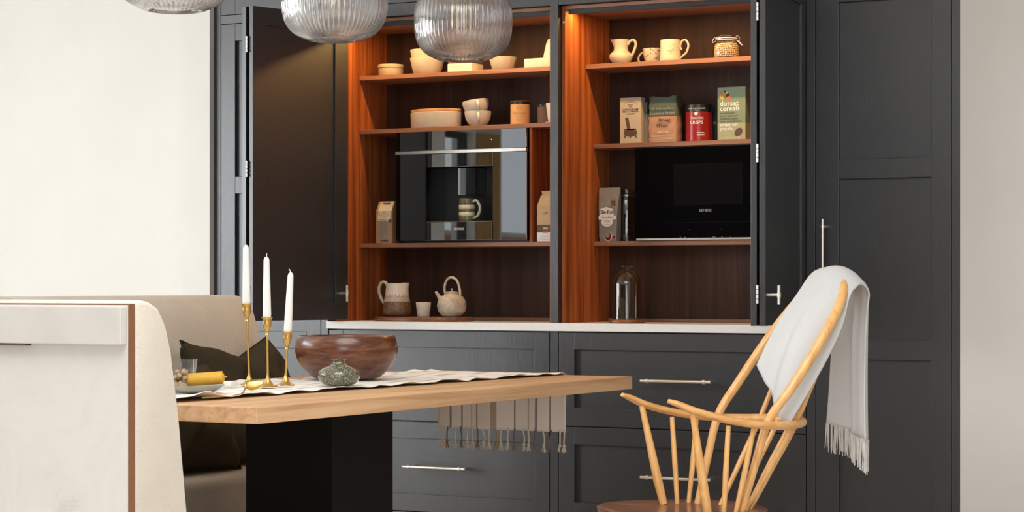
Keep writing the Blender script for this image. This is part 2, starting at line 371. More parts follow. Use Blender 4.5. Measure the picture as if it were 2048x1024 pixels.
def frame_x(name, y0, y1, z0, z1, bars):
    bm = nb(); t = .05
    box(bm, XL-.12, XL-.06, y0, y0+t, z0, z1); box(bm, XL-.12, XL-.06, y1-t, y1, z0, z1)
    box(bm, XL-.12, XL-.06, y0+t, y1-t, z0, z0+t); box(bm, XL-.12, XL-.06, y0+t, y1-t, z1-t, z1)
    for yb in bars: box(bm, XL-.12, XL-.06, yb-.025, yb+.025, z0+t, z1-t)
    o = struct(name, bm, 'window_frame_dark'); return o
w1 = frame_x('window_1', W1[0], W1[1], 0, 2.3, [])
bm = nb(); box(bm, XL-.096, XL-.09, W1[0]+.05, W1[1]-.05, .05, 2.25); mk('pane', bm, 'window_glass', w1)
w2 = frame_x('window_2', W2[0], W2[1], .45, 2.45, []); w4 = frame_x('window_4', W4[0], W4[1], 0, 2.5, [])
bm = nb(); box(bm, XL-.112, XL-.106, W2[0]+.05, W2[1]-.05, .5, 2.4); mk('pane', bm, 'window_glass', w2)
bm = nb(); box(bm, XL-.112, XL-.106, W4[0]+.05, W4[1]-.05, .05, 2.45); mk('pane', bm, 'window_glass', w4)
bm = nb(); box(bm, 2.5, 2.56, YF-.1, YF-.04, .15, 2.45); box(bm, 5.24, 5.3, YF-.1, YF-.04, .15, 2.45); box(bm, 3.87, 3.93, YF-.1, YF-.04, .15, 2.45); w3 = struct('window_3', bm, 'window_frame_dark')
for x0, x1 in ((2.56, 3.87), (3.93, 5.24)):
    bm = nb(); box(bm, x0, x1, YF-.085, YF-.08, .15, 2.45); mk('pane', bm, 'window_glass', w3)
bm = nb(); box(bm, .4, 2.8, -2.86, -2.8, 2.88, 2.92); box(bm, .4, 2.8, -5.6, -5.54, 2.88, 2.92); box(bm, .4, .46, -5.54, -2.86, 2.88, 2.92); box(bm, 2.74, 2.8, -5.54, -2.86, 2.88, 2.92)
w6 = struct('window_5', bm, 'window_frame_dark'); bm = nb(); box(bm, .46, 2.74, -5.54, -2.86, 2.90, 2.905); mk('pane', bm, 'window_glass', w6)
# curtain beside the slot window
bm = nb(); pts = []
for i in range(25): pts.append((-7.46+.34*i/24, XL+.03+.012*math.sin(i*1.6)))
prism(bm, [(x, y) for y, x in pts]+[(XL+.012, -7.12), (XL+.012, -7.46)], .05, 2.3, 'z')
tag(mk('curtain', bm, 'ochre_curtain', smooth=True), 'ochre curtain hanging beside the narrow side window', 'curtain')
# outside: paving and a brick garden wall seen mirrored in the coffee machine
bm = nb(); box(bm, -14, XL-.35, -12, 1, -.12, -.02); struct('ground', bm, 'paving')
bm = nb(); box(bm, -6.72, -6.62, -13, -7.5, -.02, 1.62); gw = struct('garden_wall', bm, 'mortar')
bmb = nb(); box(bmb, -6.62, -6.606, 0, .205, 0, .062); bme = bpy.data.meshes.new('brick'); bmb.to_mesh(bme); bmb.free(); bme.materials.append(MATS['brick'])
for r in range(21):
    for k in range(14):
        o = bpy.data.objects.new('brick', bme); col.objects.link(o); o.parent = gw
        o.location = (random.uniform(0, .003), -12.2+.2165*k+(.108 if r % 2 else 0)+ .0, .01+.075*r)

# ---------------------------------------------------------------- cabinets
def shaker(name, parent, x0, x1, z0, z1, panels, y=0, t=.024, rec=.016, mv='paint_v', mh='paint_h'):
    """inset front: frame of stiles and rails as one part, each recessed panel a sub-part"""
    bm = nb(); px0, px1 = panels[0][0], panels[0][1]
    box(bm, x0, px0, y, y+t, z0, z1); box(bm, px1, x1, y, y+t, z0, z1)
    zs = [z0] + [q for p in panels for q in (p[2], p[3])] + [z1]
    for a, b_ in zip(zs[0::2], zs[1::2]): box(bm, px0, px1, y, y+t, a, b_)
    d = mk(name, bm, mv, parent, bevel=.0012, world=True)
    for p in panels:
        bx('panel', mv, d, p[0]-.0005, p[1]+.0005, y+rec, y+t-.001, p[2]-.0005, p[3]+.0005, 0)
    return d
def bar_handle(parent, p0, p1, face, axis, r=.0058):
    """round bar with collars and two posts standing off a face in -y. axis x or z."""
    bm = nb(); a = Vector(p0); c = Vector(p1); u = (c-a).normalized(); L = (c-a).length
    tube(bm, [a, a+u*.022, a+u*.0225, a+u*.034, a+u*.0345, c-u*.0345, c-u*.034, c-u*.0225, c-u*.022, c], [.0055]*2+[.0085]*2+[r]*2+[.0085]*2+[.0055]*2, 14)
    for q in (a+u*.028, c-u*.028): cyl(bm, q, Vector((q.x, face, q.z)), .0052, 12)
    return mk('handle', bm, 'nickel', parent, True, world=True)
S1, S2L, S2R, S3 = 1.974, 1.744, 1.655, 1.258
ZD, ZR = 2.204, 2.245          # door top, rail top

# tall pantry at the left end
t = thing('tall_pantry_cabinet', 'charcoal tall pantry cabinet half behind a folded door, beside the white pier', 'cabinet', (-1.35, .3, 0))
bx('carcass', 'paint_v', t, -1.6485, -1.0625, .03, .6, .1, 2.6)
bx('stile', 'paint_v', t, -1.6485, -1.613, 0, .03, .1, 2.6); bx('stile', 'paint_v', t, -1.0985, -1.0625, 0, .03, .1, 2.6)
bx('rail', 'paint_h', t, -1.6125, -1.099, .001, .03, ZD+.003, ZR-.002); bx('plinth', 'paint_h', t, -1.6485, -1.0625, .05, .09, 0, .0995)
px = (-1.612+.074, -1.1-.07)
d = shaker('door', t, -1.611, -1.1005, .15, ZD, [(*px, .22, .812), (*px, .882, 1.474), (*px, 1.546, 2.131)])
bar_handle(d, (-1.145, -.04, .98), (-1.145, -.04, 1.32), 0, 'z')
shaker('upper_door', t, -1.611, -1.1005, ZR, 2.59, [(*px, ZR+.07, 2.52)])

# tall larder at the right end
t = thing('tall_larder_cabinet', 'charcoal tall larder cabinet with a long bar handle, beside the chair', 'cabinet', (1.35, .3, 0))
bx('carcass', 'paint_v', t, 1.0595, 1.6455, .03, .6, .1, 2.6)
bx('stile', 'paint_v', t, 1.613, 1.6455, 0, .03, .1, 2.6); bx('stile', 'paint_v', t, 1.0595, 1.0925, 0, .03, .1, 2.6)
bx('rail', 'paint_h', t, 1.093, 1.6125, .001, .03, ZD+.003, ZR-.002); bx('plinth', 'paint_h', t, 1.0595, 1.6455, .05, .09, 0, .0995)
px = (1.184, 1.538)
d = shaker('door', t, 1.0945, 1.6115, .15, ZD, [(*px, .22, .804), (*px, .876, 1.474), (*px, 1.546, 2.131)])
bar_handle(d, (1.136, -.04, .90), (1.136, -.04, 1.325), 0, 'z')
shaker('upper_door', t, 1.0945, 1.6115, ZR, 2.59, [(*px, ZR+.07, 2.52)])

# open dresser bays
def hinge(parent, x, y, z):
    bm = nb()
    for k in range(4): cyl(bm, (x, y, z-.032+.0165*k), (x, y, z-.032+.0165*k+.0145), .0048, 10)
    return mk('hinge', bm, 'hinge_steel', parent, True, world=True)
def leaf(parent, base, tip, thick, z0=.936, z1=2.197, handle=None):
    """door leaf from base to tip (plan points of its right-hand face), thickness to the left"""
    b0 = Vector((*base, 0)); v = Vector((*tip, 0))-b0; L = v.length; u = v.normalized(); n = Vector((u.y, -u.x, 0))
    if n.x > 0: n = -n     # n points to the left (-x) side
    def quad(bm, s0, s1, n0, n1, za, zb):
        vs_ = [bm.verts.new(b0+u*s+n*q+UP*z) for z in (za, zb) for s, q in ((s0, n0), (s1, n0), (s1, n1), (s0, n1))]
        for f in ((3,2,1,0),(4,5,6,7),(0,1,5,4),(1,2,6,5),(2,3,7,6),(3,0,4,7)): bm.faces.new([vs_[i] for i in f])
    bm = nb(); f = .072
    quad(bm, 0, f, 0, thick, z0, z1); quad(bm, L-f, L, 0, thick, z0, z1); quad(bm, f, L-f, 0, thick, z0, z0+f); quad(bm, f, L-f, 0, thick, z1-f, z1)
    d = mk('door', bm, 'paint_v', parent, bevel=.001, world=True)
    bm = nb(); quad(bm, f-.0005, L-f+.0005, .008, thick-.008, z0+f-.0005, z1-f+.0005); mk('panel', bm, 'paint_v', d, world=True)
    if handle is not None:
        p = b0+u*handle[0]; q = p-n*.042
        bm = nb(); z = 1.045
        cyl(bm, p+UP*z, q+UP*z, .0062, 12); cyl(bm, q+UP*(z-.034), q+UP*(z+.034), .0058, 12); cyl(bm, q+UP*(z-.008)-n*.0, q+UP*(z+.008), .0078, 12)
        mk('handle', bm, 'nickel', d, True, world=True)
    return d, u, n
def dresser(label, x0, x1, shelves, yfs, side):
    t = thing('dresser_cabinet', label, 'cabinet', ((x0+x1)/2, .3, .93))
    pt = .016
    bx('side_panel', 'walnut_v_lit', t, x0, x0+pt, .03, .45, .9295, 2.19); bx('side_panel', 'walnut_v_lit', t, x1-pt, x1, .03, .45, .9295, 2.19)
    bx('back_panel', 'walnut_back_shaded', t, x0+pt, x1-pt, .438, .45, .9295, 2.19)
    bx('upstand', 'walnut_h', t, x0+pt, x1-pt, .43, .4378, .9295, .942)
    bx('top_panel', 'walnut_h', t, x0+pt, x1-pt, .03, .4375, 2.176, 2.19)
    bx('track', 'led_housing', t, x0+pt+.012, x1-pt, .036, .052, 2.157, 2.176)
    bx('led_strip', 'led_warm', t, x0+pt+.02, x1-pt-.02, .082, .090, 2.1735, 2.176, 0)
    for z, yf in zip(shelves, yfs): bx('shelf', 'walnut_h', t, x0+pt, x1-pt, yf, .4378, z-.018, z)
    return t
GRP = None
tl = dresser('open walnut-lined dresser bay with the coffee machine and a folded charcoal door', -1.058, -.018, (S1, S2L, S3), (.215, .215, .215), -1)
bx('stile', 'paint_v', tl, -.0175, .0175, 0, .028, .9295, 2.6); bx('rail', 'paint_h', tl, -1.062, -.0178, .001, .028, 2.192, ZR-.002)
bx('upper_carcass', 'paint_v', tl, -1.062, -.0005, .03, .6, 2.192, 2.6)
shaker('upper_door', tl, -1.0605, -.0195, ZR, 2.59, [(-.99, -.09, ZR+.07, 2.52)])
tr = dresser('open walnut-lined dresser bay with the microwave and food packets on its shelves', .018, 1.058, (S1, S2R, S3), (.22, .295, .295), 1)
bx('rail', 'paint_h', tr, .018, 1.059, .001, .028, 2.192, ZR-.002); bx('upper_carcass', 'paint_v', tr, .0005, 1.059, .03, .6, 2.192, 2.6)
shaker('upper_door', tr, .0195, 1.0585, ZR, 2.59, [(.09, .985, ZR+.07, 2.52)])
# folded bi-fold doors
d, u, n = leaf(tl, (-.957, -.012), (-1.088, -.515), .022, handle=(.045,))
leaf(tl, (-1.036, -.004), (-1.1235, -.512), .022)
for z in (2.044, 1.545, 1.047): hinge(d, -1.1165, -.517, z)
d, u, n = leaf(tr, (1.0572, .010), (1.099, -.525), .022, handle=(.513,))
leaf(tr, (1.024, .006), (1.066, -.525), .022)
for z in (2.044, 1.545, 1.047): hinge(d, 1.0716, -.531, z)
for x, z in ((-.0245, 2.125), (.0275, 2.125)):
    bm = nb(); lathe(bm, [(0, 0), (.0055, 0), (.0055, .004), (.0025, .005), (0, .005)], 14)
    o = mk('catch', bm, 'hinge_steel', tl if x < 0 else tr, True); p_ = (tl if x < 0 else tr).location
    o.location = Vector((x, .030, z))-p_; o.rotation_euler = (PI/2, 0, 0)
for x0, x1 in ((-1.03, -.05), (.05, 1.03)):
    area_light('led_light', ((x0+x1)/2, .086, 2.172), (0, 0, 0), x1-x0, .010, 6.6, (1, .58, .20))

# worktop and drawers
bm = nb(); box(bm, -1.0605, 1.0585, -.022, .6, .897, .929); tag(mk('worktop', bm, 'quartz_top', bevel=.002), 'white stone worktop running under both open bays', 'worktop')
for x0, x1, lab in ((-1.061, .0178, 'charcoal base unit of deep drawers, behind the table end with the hanging runner'), (.0185, 1.0588, 'charcoal base unit of deep drawers, behind the spindle-back chair')):
    t = thing('drawer_unit', lab, 'drawers', ((x0+x1)/2, .3, 0))
    xs = x1-.036 if x0 < 0 else x1
    bx('carcass', 'paint_v', t, x0, x1, .03, .6, .1, .8965); bx('plinth', 'paint_h', t, x0, x1, .05, .09, 0, .0995)
    if x0 < 0: bx('stile', 'paint_v', t, -.0175, .0175, 0, .03, .1, .8965)
    bx('rail', 'paint_h', t, x0, xs, .001, .03, .1, .146)
    for z0, z1 in ((.523, .892), (.150, .518)):
        p0, p1 = x0+.07+.002, xs-.07
        if x0 > 0: p0, p1 = .0895, .974
        d = shaker('drawer', t, x0+.003, xs-.003, z0, z1, [(p0, p1, z0+.07, z1-.068)])
        cx = (-.529 if x0 < 0 else .541); zh = z0+.186
        bar_handle(d, (cx-.147, -.04, zh), (cx+.147, -.04, zh), .016, 'x')

# ---------------------------------------------------------------- table
TR = math.radians(-1.69); TC = (.1637, -1.875)
t = thing('dining_table', 'thick oak dining table on a black slab pedestal, set with a runner', 'table', (*TC, 0), TR)
bm = nb(); box(bm, -.51, .51, -1.101, 1.101, .716, .76); mk('tabletop', bm, 'oak_table', t, bevel=.002)
bm = nb(); box(bm, -.192, .136, -.205, .137, .012, .716); mk('pedestal', bm, 'black_lacquer', t, bevel=.002)
bm = nb(); box(bm, -.32, .26, -.36, .30, 0, .012); mk('base_plate', bm, 'black_metal', t, bevel=.002)
def tw(x, y, z):            # table-local -> world
    return Vector((TC[0]+x*math.cos(TR)-y*math.sin(TR), TC[1]+x*math.sin(TR)+y*math.cos(TR), z))

# runner
r = thing('table_runner', 'cream striped cotton runner with knotted tassels hanging over the table end', 'table runner', (*TC, .76), TR)
NX, NY = 44, 150
LT = 2.20; HANG = .205
bm = nb(); uvl = bm.loops.layers.uv.new('UVMap'); G = []
random.seed(3)
ph = [random.uniform(0, 6.28) for _ in range(8)]
for j in range(NY+1):
    s = j/NY*(LT+HANG); row = []
    for i in range(NX+1):
        f = i/NX; y = -1.095+min(s, LT); k = (y+1.1)/2.2
        c = -.075+.05*k; hw = .262+.010*k
        x = c+(2*f-1)*hw+.006*math.sin(y*7+ph[0])*f + .005*math.sin(y*23+ph[1])*f*f
        e = max(0, abs(2*f-1)-.55)/.45
        z = .0025+.0022*(1+math.sin(x*40+y*11+ph[2]))*.5+.0020*(1+math.sin(y*26-x*18+ph[3]))*.5+e*e*.0060*(1+math.sin(y*31+ph[4]+math.sin(y*13)))*.5 + e*e*.0025*(1+math.sin(y*67))*.5
        yy = y
        if y < -.8 and f > .75: z += .012*max(0, math.sin((y+1.05)*13))*(f-.75)*4
        if s > LT-.03:
            q = s-LT; yy = 1.107+.004*math.sin(x*32+ph[5])+.004*math.sin(x*15+ph[6]); z = .004 if q <= 0 else -q
            if q <= 0: yy = 1.075 + (q+.03)/.03*.03
            else: x += .010*math.sin(q*9)*(.5-f)
        row.append((bm.verts.new((x, yy, z)), f, s))
    G.append(row)
for j in range(NY):
    for i in range(NX):
        q = (G[j][i], G[j][i+1], G[j+1][i+1], G[j+1][i]); fc = bm.faces.new([a[0] for a in q])
        for lp, a in zip(fc.loops, q): lp[uvl].uv = (a[1], a[2])
o = mk('cloth', bm, 'runner_cloth', r, True, auto=180); sm = o.modifiers.new('thick', 'SOLIDIFY'); sm.thickness = .0014; sm.offset = 1
TS = [(877,0),(886,0),(893,1),(907,0),(918,1),(932,0),(942,0),(952,1),(961,0),(975,0),(987,2),(999,0),(1013,0),(1026,1),(1041,0),(1052,0),(1066,1),(1080,0),(1098,1),(1114,0),(1122,0)]
for u_, kd in TS:
    f = min(.985, max(.015, (u_-870)/256)); x = -.025+(2*f-1)*.270
    bm = nb(); a = random.uniform(-.006, .006); z0 = -HANG+.006; yb = 1.107
    pts = [(x, yb, z0), (x+a, yb+.001, z0-.02), (x+a*1.6+random.uniform(-.003, .003), yb, z0-.04), (x+a, yb, z0-.054)]
    tube(bm, catmull(pts, 3), [.0036, .0030, .0030, .0033], 6)
    e = Vector(pts[-1]); tube(bm, [e+UP*.004, e, e-UP*.006], [.003, .0062, .004], 7)
    for k in range(7):
        dx = random.uniform(-.011, .011); tube(bm, [e-UP*.003, e+Vector((dx*.6, random.uniform(-.004, .004), -.012)), e+Vector((dx, random.uniform(-.005, .005), -.02-random.random()*.008))], [.0024, .0018, .0010], 5)
    mk('tassel', bm, ('tassel_cotton', 'tassel_grey', 'tassel_ochre')[kd], r, True)

ZR_ = .7688     # top of the runner cloth
# wooden bowl
p = onZ(693, 758, ZR_)
b_ = thing('salad_bowl', 'large dark polished wooden bowl on the runner', 'bowl', p)
bm = nb(); lathe(bm, [(0, 0), (.085, 0), (.11, .006), (.142, .034), (.162, .064), (.1700, .092), (.1690, .118), (.162, .138), (.159, .143), (.156, .144), (.152, .140), (.157, .118), (.158, .092), (.150, .066), (.13, .038), (.10, .016), (0, .012)], 64)
mk('body', bm, 'bowl_wood', b_, True, auto=60)
# bud vase
p = onZ(678, 771, ZR_); 
b_ = thing('bud_vase', 'squat speckled grey-green stone vase in front of the wooden bowl', 'vase', p)
bm = nb(); lathe(bm, [(0, 0), (.036, 0), (.052, .006), (.0635, .020), (.0660, .032), (.062, .044), (.050, .054), (.032, .0615), (.021, .066), (.0175, .072), (.018, .077), (.0225, .080), (.0228, .083), (.019, .0835), (.013, .081), (.012, .07), (0, .066)], 48)
mk('body', bm, 'granite_glaze', b_, True, auto=60)
# candlesticks with taper candles
def stick(u_, v_, vcup, vtop, ucup, utop, lab1, lab2, wick):
    p = onZ(u_, v_, ZR_+.001); k = mpp(p); h = (v_-vcup)*k; hc = (vcup-vtop)*k; lean = (ucup-u_)*k/h
    s_ = thing('candlestick', lab1, 'candlestick', p, group=None)
    def sh(bm, off=0):
        for v in bm.verts: v.co += RT*(v.co.z*lean)
    bm = nb(); lathe(bm, [(0, 0), (.0275, 0), (.0270, .003), (.020, .006), (.012, .013), (.0075, .022), (.0045, .032), (.0036, .04)], 28); sh(bm); mk('foot', bm, 'brass', s_, True)
    bm = nb(); lathe(bm, [(.0036, .038), (.0032, h*.5), (.0036, h-.058), (.0065, h-.054), (.0045, h-.049), (.0055, h-.044)], 16); sh(bm); mk('stem', bm, 'brass', s_, True)
    bm = nb(); lathe(bm, [(.0045, h-.045), (.0075, h-.040), (.0125, h-.030), (.0142, h-.018), (.0130, h-.010), (.0150, h-.004), (.0178, h-.0008), (.0178, h), (.0150, h), (.0118, h-.006), (.0118, h-.012), (0, h-.012)], 28); sh(bm); mk('cup', bm, 'brass', s_, True)
    c_ = thing('taper_candle', lab2, 'candle', p+UP*(h-.0115)+RT*(lean*(h-.0115)))
    ln = (utop-ucup)*k/hc; H = hc+.0115
    bm = nb(); lathe(bm, [(0, 0), (.0112, .0), (.0122, .014), (.0128, .02), (.0112, H*.5), (.0092, H-.02), (.0088, H-.012), (.0060, H-.005), (.0015, H-.002), (0, H-.002)], 24)
    for v in bm.verts: v.co += RT*(v.co.z*ln)
    mk('wax', bm, 'candle_white', c_, True, auto=60)
    if wick:
        bm = nb(); q = Vector((0, 0, H-.004))+RT*(H*ln); tube(bm, [q, q+UP*.006+RT*wick*.3, q+UP*.012+RT*wick], .0015, 6); mk('wick', bm, 'candle_white', c_, True)
stick(499, 770, 607, 488, 493, 492, 'tallest of three slim brass candlesticks on the runner', 'white taper candle in the tallest brass candlestick', 0)
stick(536, 774, 634, 512, 534, 533, 'middle-height brass candlestick of three on the runner', 'white taper candle with a straight wick in the middle brass candlestick', .0006)
stick(571, 771, 663, 543, 575.5, 581.5, 'shortest of three slim brass candlesticks, nearest the wooden bowl', 'white taper candle with a bent wick in the shortest brass candlestick', -.006)
# plate with rolled wax candle and dried flowers
p = onZ(388, 785, ZR_+.001)
b_ = thing('plate', 'grey-green stoneware plate beside the bench end, carrying a yellow candle', 'plate', p)
bm = nb(); lathe(bm, [(0, 0), (.05, 0), (.062, .004), (.078, .013), (.086, .021), (.087, .023), (.083, .022), (.07, .014), (.05, .008), (0, .007)], 40); mk('body', bm, 'plate_glaze', b_, True, auto=60)
a = p+Vector((.0, 0, .036))-RT*.02; e = p+RT*.083+Vector((0, .0, .0435))
b_ = thing('beeswax_candle', 'stubby yellow rolled beeswax candle lying on the plate', 'candle', p+UP*.02)
bm = nb(); tube(bm, [a-p-UP*.02, e-p-UP*.02], .0185, 20); mk('wax', bm, 'beeswax', b_, True)
bm = nb(); dv = (e-a).normalized(); tube(bm, [e-p-UP*.02, e+dv*.004-p-UP*.02], [.0145, .0105], 20); tube(bm, [e+dv*.003-p-UP*.02, e+dv*.012-p-UP*.018], .0022, 8); mk('wick', bm, 'beeswax', b_, True)
fp = p-RT*.042+UP*.014
b_ = thing('dried_flowers', 'bunch of small brown dried flower heads on the plate', 'flowers', fp)
for k in range(26):
    bm = nb(); cc = Vector((random.uniform(-.014, .022), random.uniform(-.03, .0), random.uniform(.004, .048))); rr = random.uniform(.0075, .011)
    bmesh.ops.create_icosphere(bm, subdivisions=2, radius=rr)
    for v in bm.verts: v.co = v.co*(1+.22*math.sin(v.co.x*1900+k)*math.sin(v.co.z*1700))+RT*cc.x+FW*cc.y+UP*cc.z
    mk('flower_head', bm, 'dried_flower', b_, False)
# tumbler
p = onZ(362, 779, ZR_)+FW*.05; p.z = ZR_+.001
b_ = thing('tumbler', 'small clear glass tumbler behind the yellow candle', 'glass', p)
bm = nb(); H = .088; lathe(bm, [(0, 0), (.027, 0), (.030, .004), (.0425, H), (.041, H), (.0285, .010), (0, .010)], 40); mk('body', bm, 'clear_glass', b_, True)
# spoon
b_ = onZ(508, 784, ZR_+.002)
sp = thing('spoon', 'gold dessert spoon resting on the runner edge', 'spoon', b_)
h0 = onZ(482, 793, ZR_+.004)-b_; h1 = onZ(405, 797, ZR_+.004)-b_
u_ = (RT*.93+FW*.36).normalized(); n_ = Vector((-u_.y, u_.x, 0))
if n_.dot(FW) < 0: n_ = -n_
bm = nb(); rows = []
for i in range(15):
    s = -1+2*i/14; wd = .019*math.sqrt(max(0, 1-s*s))*(1-.15*s)+.0005; row = []
    for k in range(9):
        q = -1+2*k/8; row.append(bm.verts.new(u_*s*.027+n_*q*wd*.7+UP*(.0016+.014+s*.005+q*wd*.75+.007*(q*q*.7+s*s*.6)*.9)))
    rows.append(row)
for A, B in zip(rows, rows[1:]):
    for k in range(8): bm.faces.new((A[k], A[k+1], B[k+1], B[k]))
o = mk('spoon_bowl', bm, 'brass', sp, True); sm = o.modifiers.new('t', 'SOLIDIFY'); sm.thickness = .0012; sm.offset = 1
bm = nb(); tube(bm, catmull([-u_*.025+UP*.014, h0+UP*.007, (h0+h1)/2+UP*.003, h1+UP*.002], 5), [.003, .0024, .0026, .0036], 8, flat=(.6, 1)); mk('spoon_handle', bm, 'brass', sp, True)
# little square soap dish
p = onZ(457, 773, ZR_)
bm = nb(); box(bm, -.021, .021, -.018, .018, 0, .015)
o = tag(mk('wax_block', bm, 'soap_white', bevel=.003, seg=3), 'small white square wax block between plate and candlesticks', 'wax block'); o.location = p+UP*.001

# ---------------------------------------------------------------- banquette
XE, YB = .6, -3.45
bn = thing('banquette_bench', 'L-shaped oatmeal linen banquette with a stone-clad back and copper edging', 'bench', (-.3, -2.6, 0))
PR = [(-3.42, 1.043), (-3.39, 1.039), (-3.352, 1.022), (-3.322, .98), (-3.300, .918), (-3.285, .842), (-3.268, .754), (-3.252, .64), (-3.233, .507), (-3.226, .40)]
prof = [(d_[0]-YB, d_[1]) for d_ in PR]                       # (distance from rear, height)
pn = [(YB+a, z) for a, z in prof] + [(YB, .40), (YB, 1.037), (YB+.012, 1.042)]
bm = nb(); prism(bm, pn, -.96, XE, 'x'); mk('backrest', bm, 'linen', bn, world=True, bevel=.012, seg=3)
XB = -.965
pl = [(XB+a, z) for a, z in prof] + [(XB, .40), (XB, 1.025), (XB+.012, 1.040)]
for y0, y1 in ((-2.155, -.87), (-3.44, -2.160)):
    bm = nb(); prism(bm, pl, y0, y1, 'y'); mk('backrest', bm, 'linen', bn, world=True, bevel=.026, seg=5)
bm = nb(); box(bm, -.742, -.34, -3.22, -.87, .24, .44); mk('seat', bm, 'linen', bn, world=True, bevel=.04, seg=6)
bm = nb(); box(bm, -.338, XE-.002, -3.22, -2.80, .24, .44); mk('seat', bm, 'linen', bn, world=True, bevel=.04, seg=6)
bm = nb(); box(bm, -.96, -.36, -3.44, -.88, 0, .24); box(bm, -.36, XE-.004, -3.44, -2.83, 0, .24); mk('base', bm, 'linen', bn, world=True, bevel=.004)
bm = nb(); box(bm, -.96, -.80, -3.44, -.88, .24, .40); box(bm, -.8, XE-.004, -3.44, -3.25, .24, .40); mk('back_frame', bm, 'linen', bn, world=True)
mb = bx('stone_panel', 'marble', bn, -1.2, XE-.0025, -3.4752, -3.452, 0, 1.031, .0015)
bx('copper_edge', 'copper_trim', bn, XE-.002, XE+.0005, -3.474, -3.4505, 0, 1.0345, .0005); bx('copper_edge', 'copper_trim', bn, -1.2, XE-.0025, -3.474, -3.4505, 1.0315, 1.0345, .0005)
bx('stone_ledge', 'marble_grey', mb, -1.2, XE-.004, -3.502, -3.4756, .935, 1.029, .003)
bx('shadow_gap_strip', 'print_brown', mb, -1.2, .30, -3.4985, -3.478, .9295, .9346, .0005)  # solid dark strip painted in for the shade under the ledge

def cushion(name, label, centre, w_, h_, T, lean, m, yaw=0, chop=.0, roll=0):
    o_ = thing(name, label, 'cushion', centre, yaw, 'olive cushions on the banquette')
    N = 26; bm = nb(); grid = {}
    for sgn in (1, -1):
        for i in range(N+1):
            for j in range(N+1):
                s = -1+2*i/N; q = -1+2*j/N; edge = i in (0, N) or j in (0, N)
                if sgn == -1 and edge: grid[sgn, i, j] = grid[1, i, j]; continue
                y = w_/2*s*(1-.05*(1-q*q)*s*s); z = h_/2*q*(1-.05*(1-s*s)*q*q)
                th = T/2*(max(0, (1-abs(s)**2.4))*max(0, (1-abs(q)**2.4)))**.48
                th *= 1+.10*math.sin(s*7+q*3)*math.sin(q*6-s*2)+.05*math.sin(s*15-q*9)
                if chop:
                    k = max(0, (q+.35)/1.35)**1.4; dp = chop*k*max(0, 1-abs(s)**.85); z -= dp; th *= 1+.25*k*(1-abs(s)) ; th += .012*k*math.cos(s*11)*(1-abs(s)) if not edge else 0
                x = sgn*th
                zr = z+h_/2
                xr = x*math.cos(lean)-zr*math.sin(lean); zz = x*math.sin(lean)+zr*math.cos(lean)
                grid[sgn, i, j] = bm.verts.new((xr, y*math.cos(roll)-0*zz, zz))
        for i in range(N):
            for j in range(N):
                try: bm.faces.new([grid[sgn, a, b2] for a, b2 in ((i, j), (i+1, j), (i+1, j+1), (i, j+1))])
                except ValueError: pass
    mk('cover', bm, m, o_, True, auto=180)
    bm = nb(); loop = [grid_co for grid_co in []]
    ring = []
    for i in range(N+1): ring.append((i, 0))
    for j in range(1, N+1): ring.append((N, j))
    for i in range(N-1, -1, -1): ring.append((i, N))
    for j in range(N-1, -1, -1): ring.append((0, j))
    pts = []
    for i, j in ring:
        s = -1+2*i/N; q = -1+2*j/N; y = w_/2*s*(1-.05*(1-q*q)*s*s); z = h_/2*q*(1-.05*(1-s*s)*q*q)
        if chop: z -= chop*max(0, (q+.35)/1.35)**1.4*max(0, 1-abs(s)**.85)
        zr = z+h_/2; pts.append((-zr*math.sin(lean), y*math.cos(roll), zr*math.cos(lean)))
    tube(bm, pts, .0035, 6, caps=False); mk('seam', bm, m, o_, True)
    return o_
cushion('cushion', 'dark olive linen cushion, creased down its middle, against the banquette back by the candlesticks', (-.575, -1.20, .443), .58, .47, .25, .34, 'olive_linen', .05, .085)
cushion('cushion', 'dark olive linen cushion low behind the table near the banquette corner', (-.50, -1.72, .443), .50, .40, .22, .40, 'olive_linen', -.10, .05)

# ---------------------------------------------------------------- spindle-back chair
CO = Vector((1.167, -1.677, 0)); CR = math.atan2(-.716, -.698)
ch = thing('armchair', 'honey-coloured wooden hoop-back armchair with spindles and curved arms', 'chair', CO, CR)
# seat: dished slab, shield outline in (F,L)
out = []
for i in range(40):
    a = 2*PI*i/40; c, s = math.cos(a), math.sin(a)
    F = -.115+.250*math.copysign(abs(c)**.75, c); L = .235*math.copysign(abs(s)**.75, s)*(1+.12*c)
    out.append((F, L))
bm = nb(); rings = []
for k, (sc, z) in enumerate(((0, .392), (.45, .390), (.8, .395), (.96, .404), (1.0, .398), (.985, .380), (.90, .364), (0, .362))):
    if sc == 0: rings.append([bm.verts.new((-.115, 0, z))]); continue
    rings.append([bm.verts.new((-.115+(F+.115)*sc, L*sc, z)) for F, L in out])
for A, B in zip(rings, rings[1:]):
    for i in range(40):
        j = (i+1) % 40
        if len(A) == 1: bm.faces.new((A[0], B[i], B[j]))
        elif len(B) == 1: bm.faces.new((A[j], A[i], B[0]))
        else: bm.faces.new((A[i], B[i], B[j], A[j]))
mk('seat', bm, 'chair_seat_elm', ch, True, auto=70)
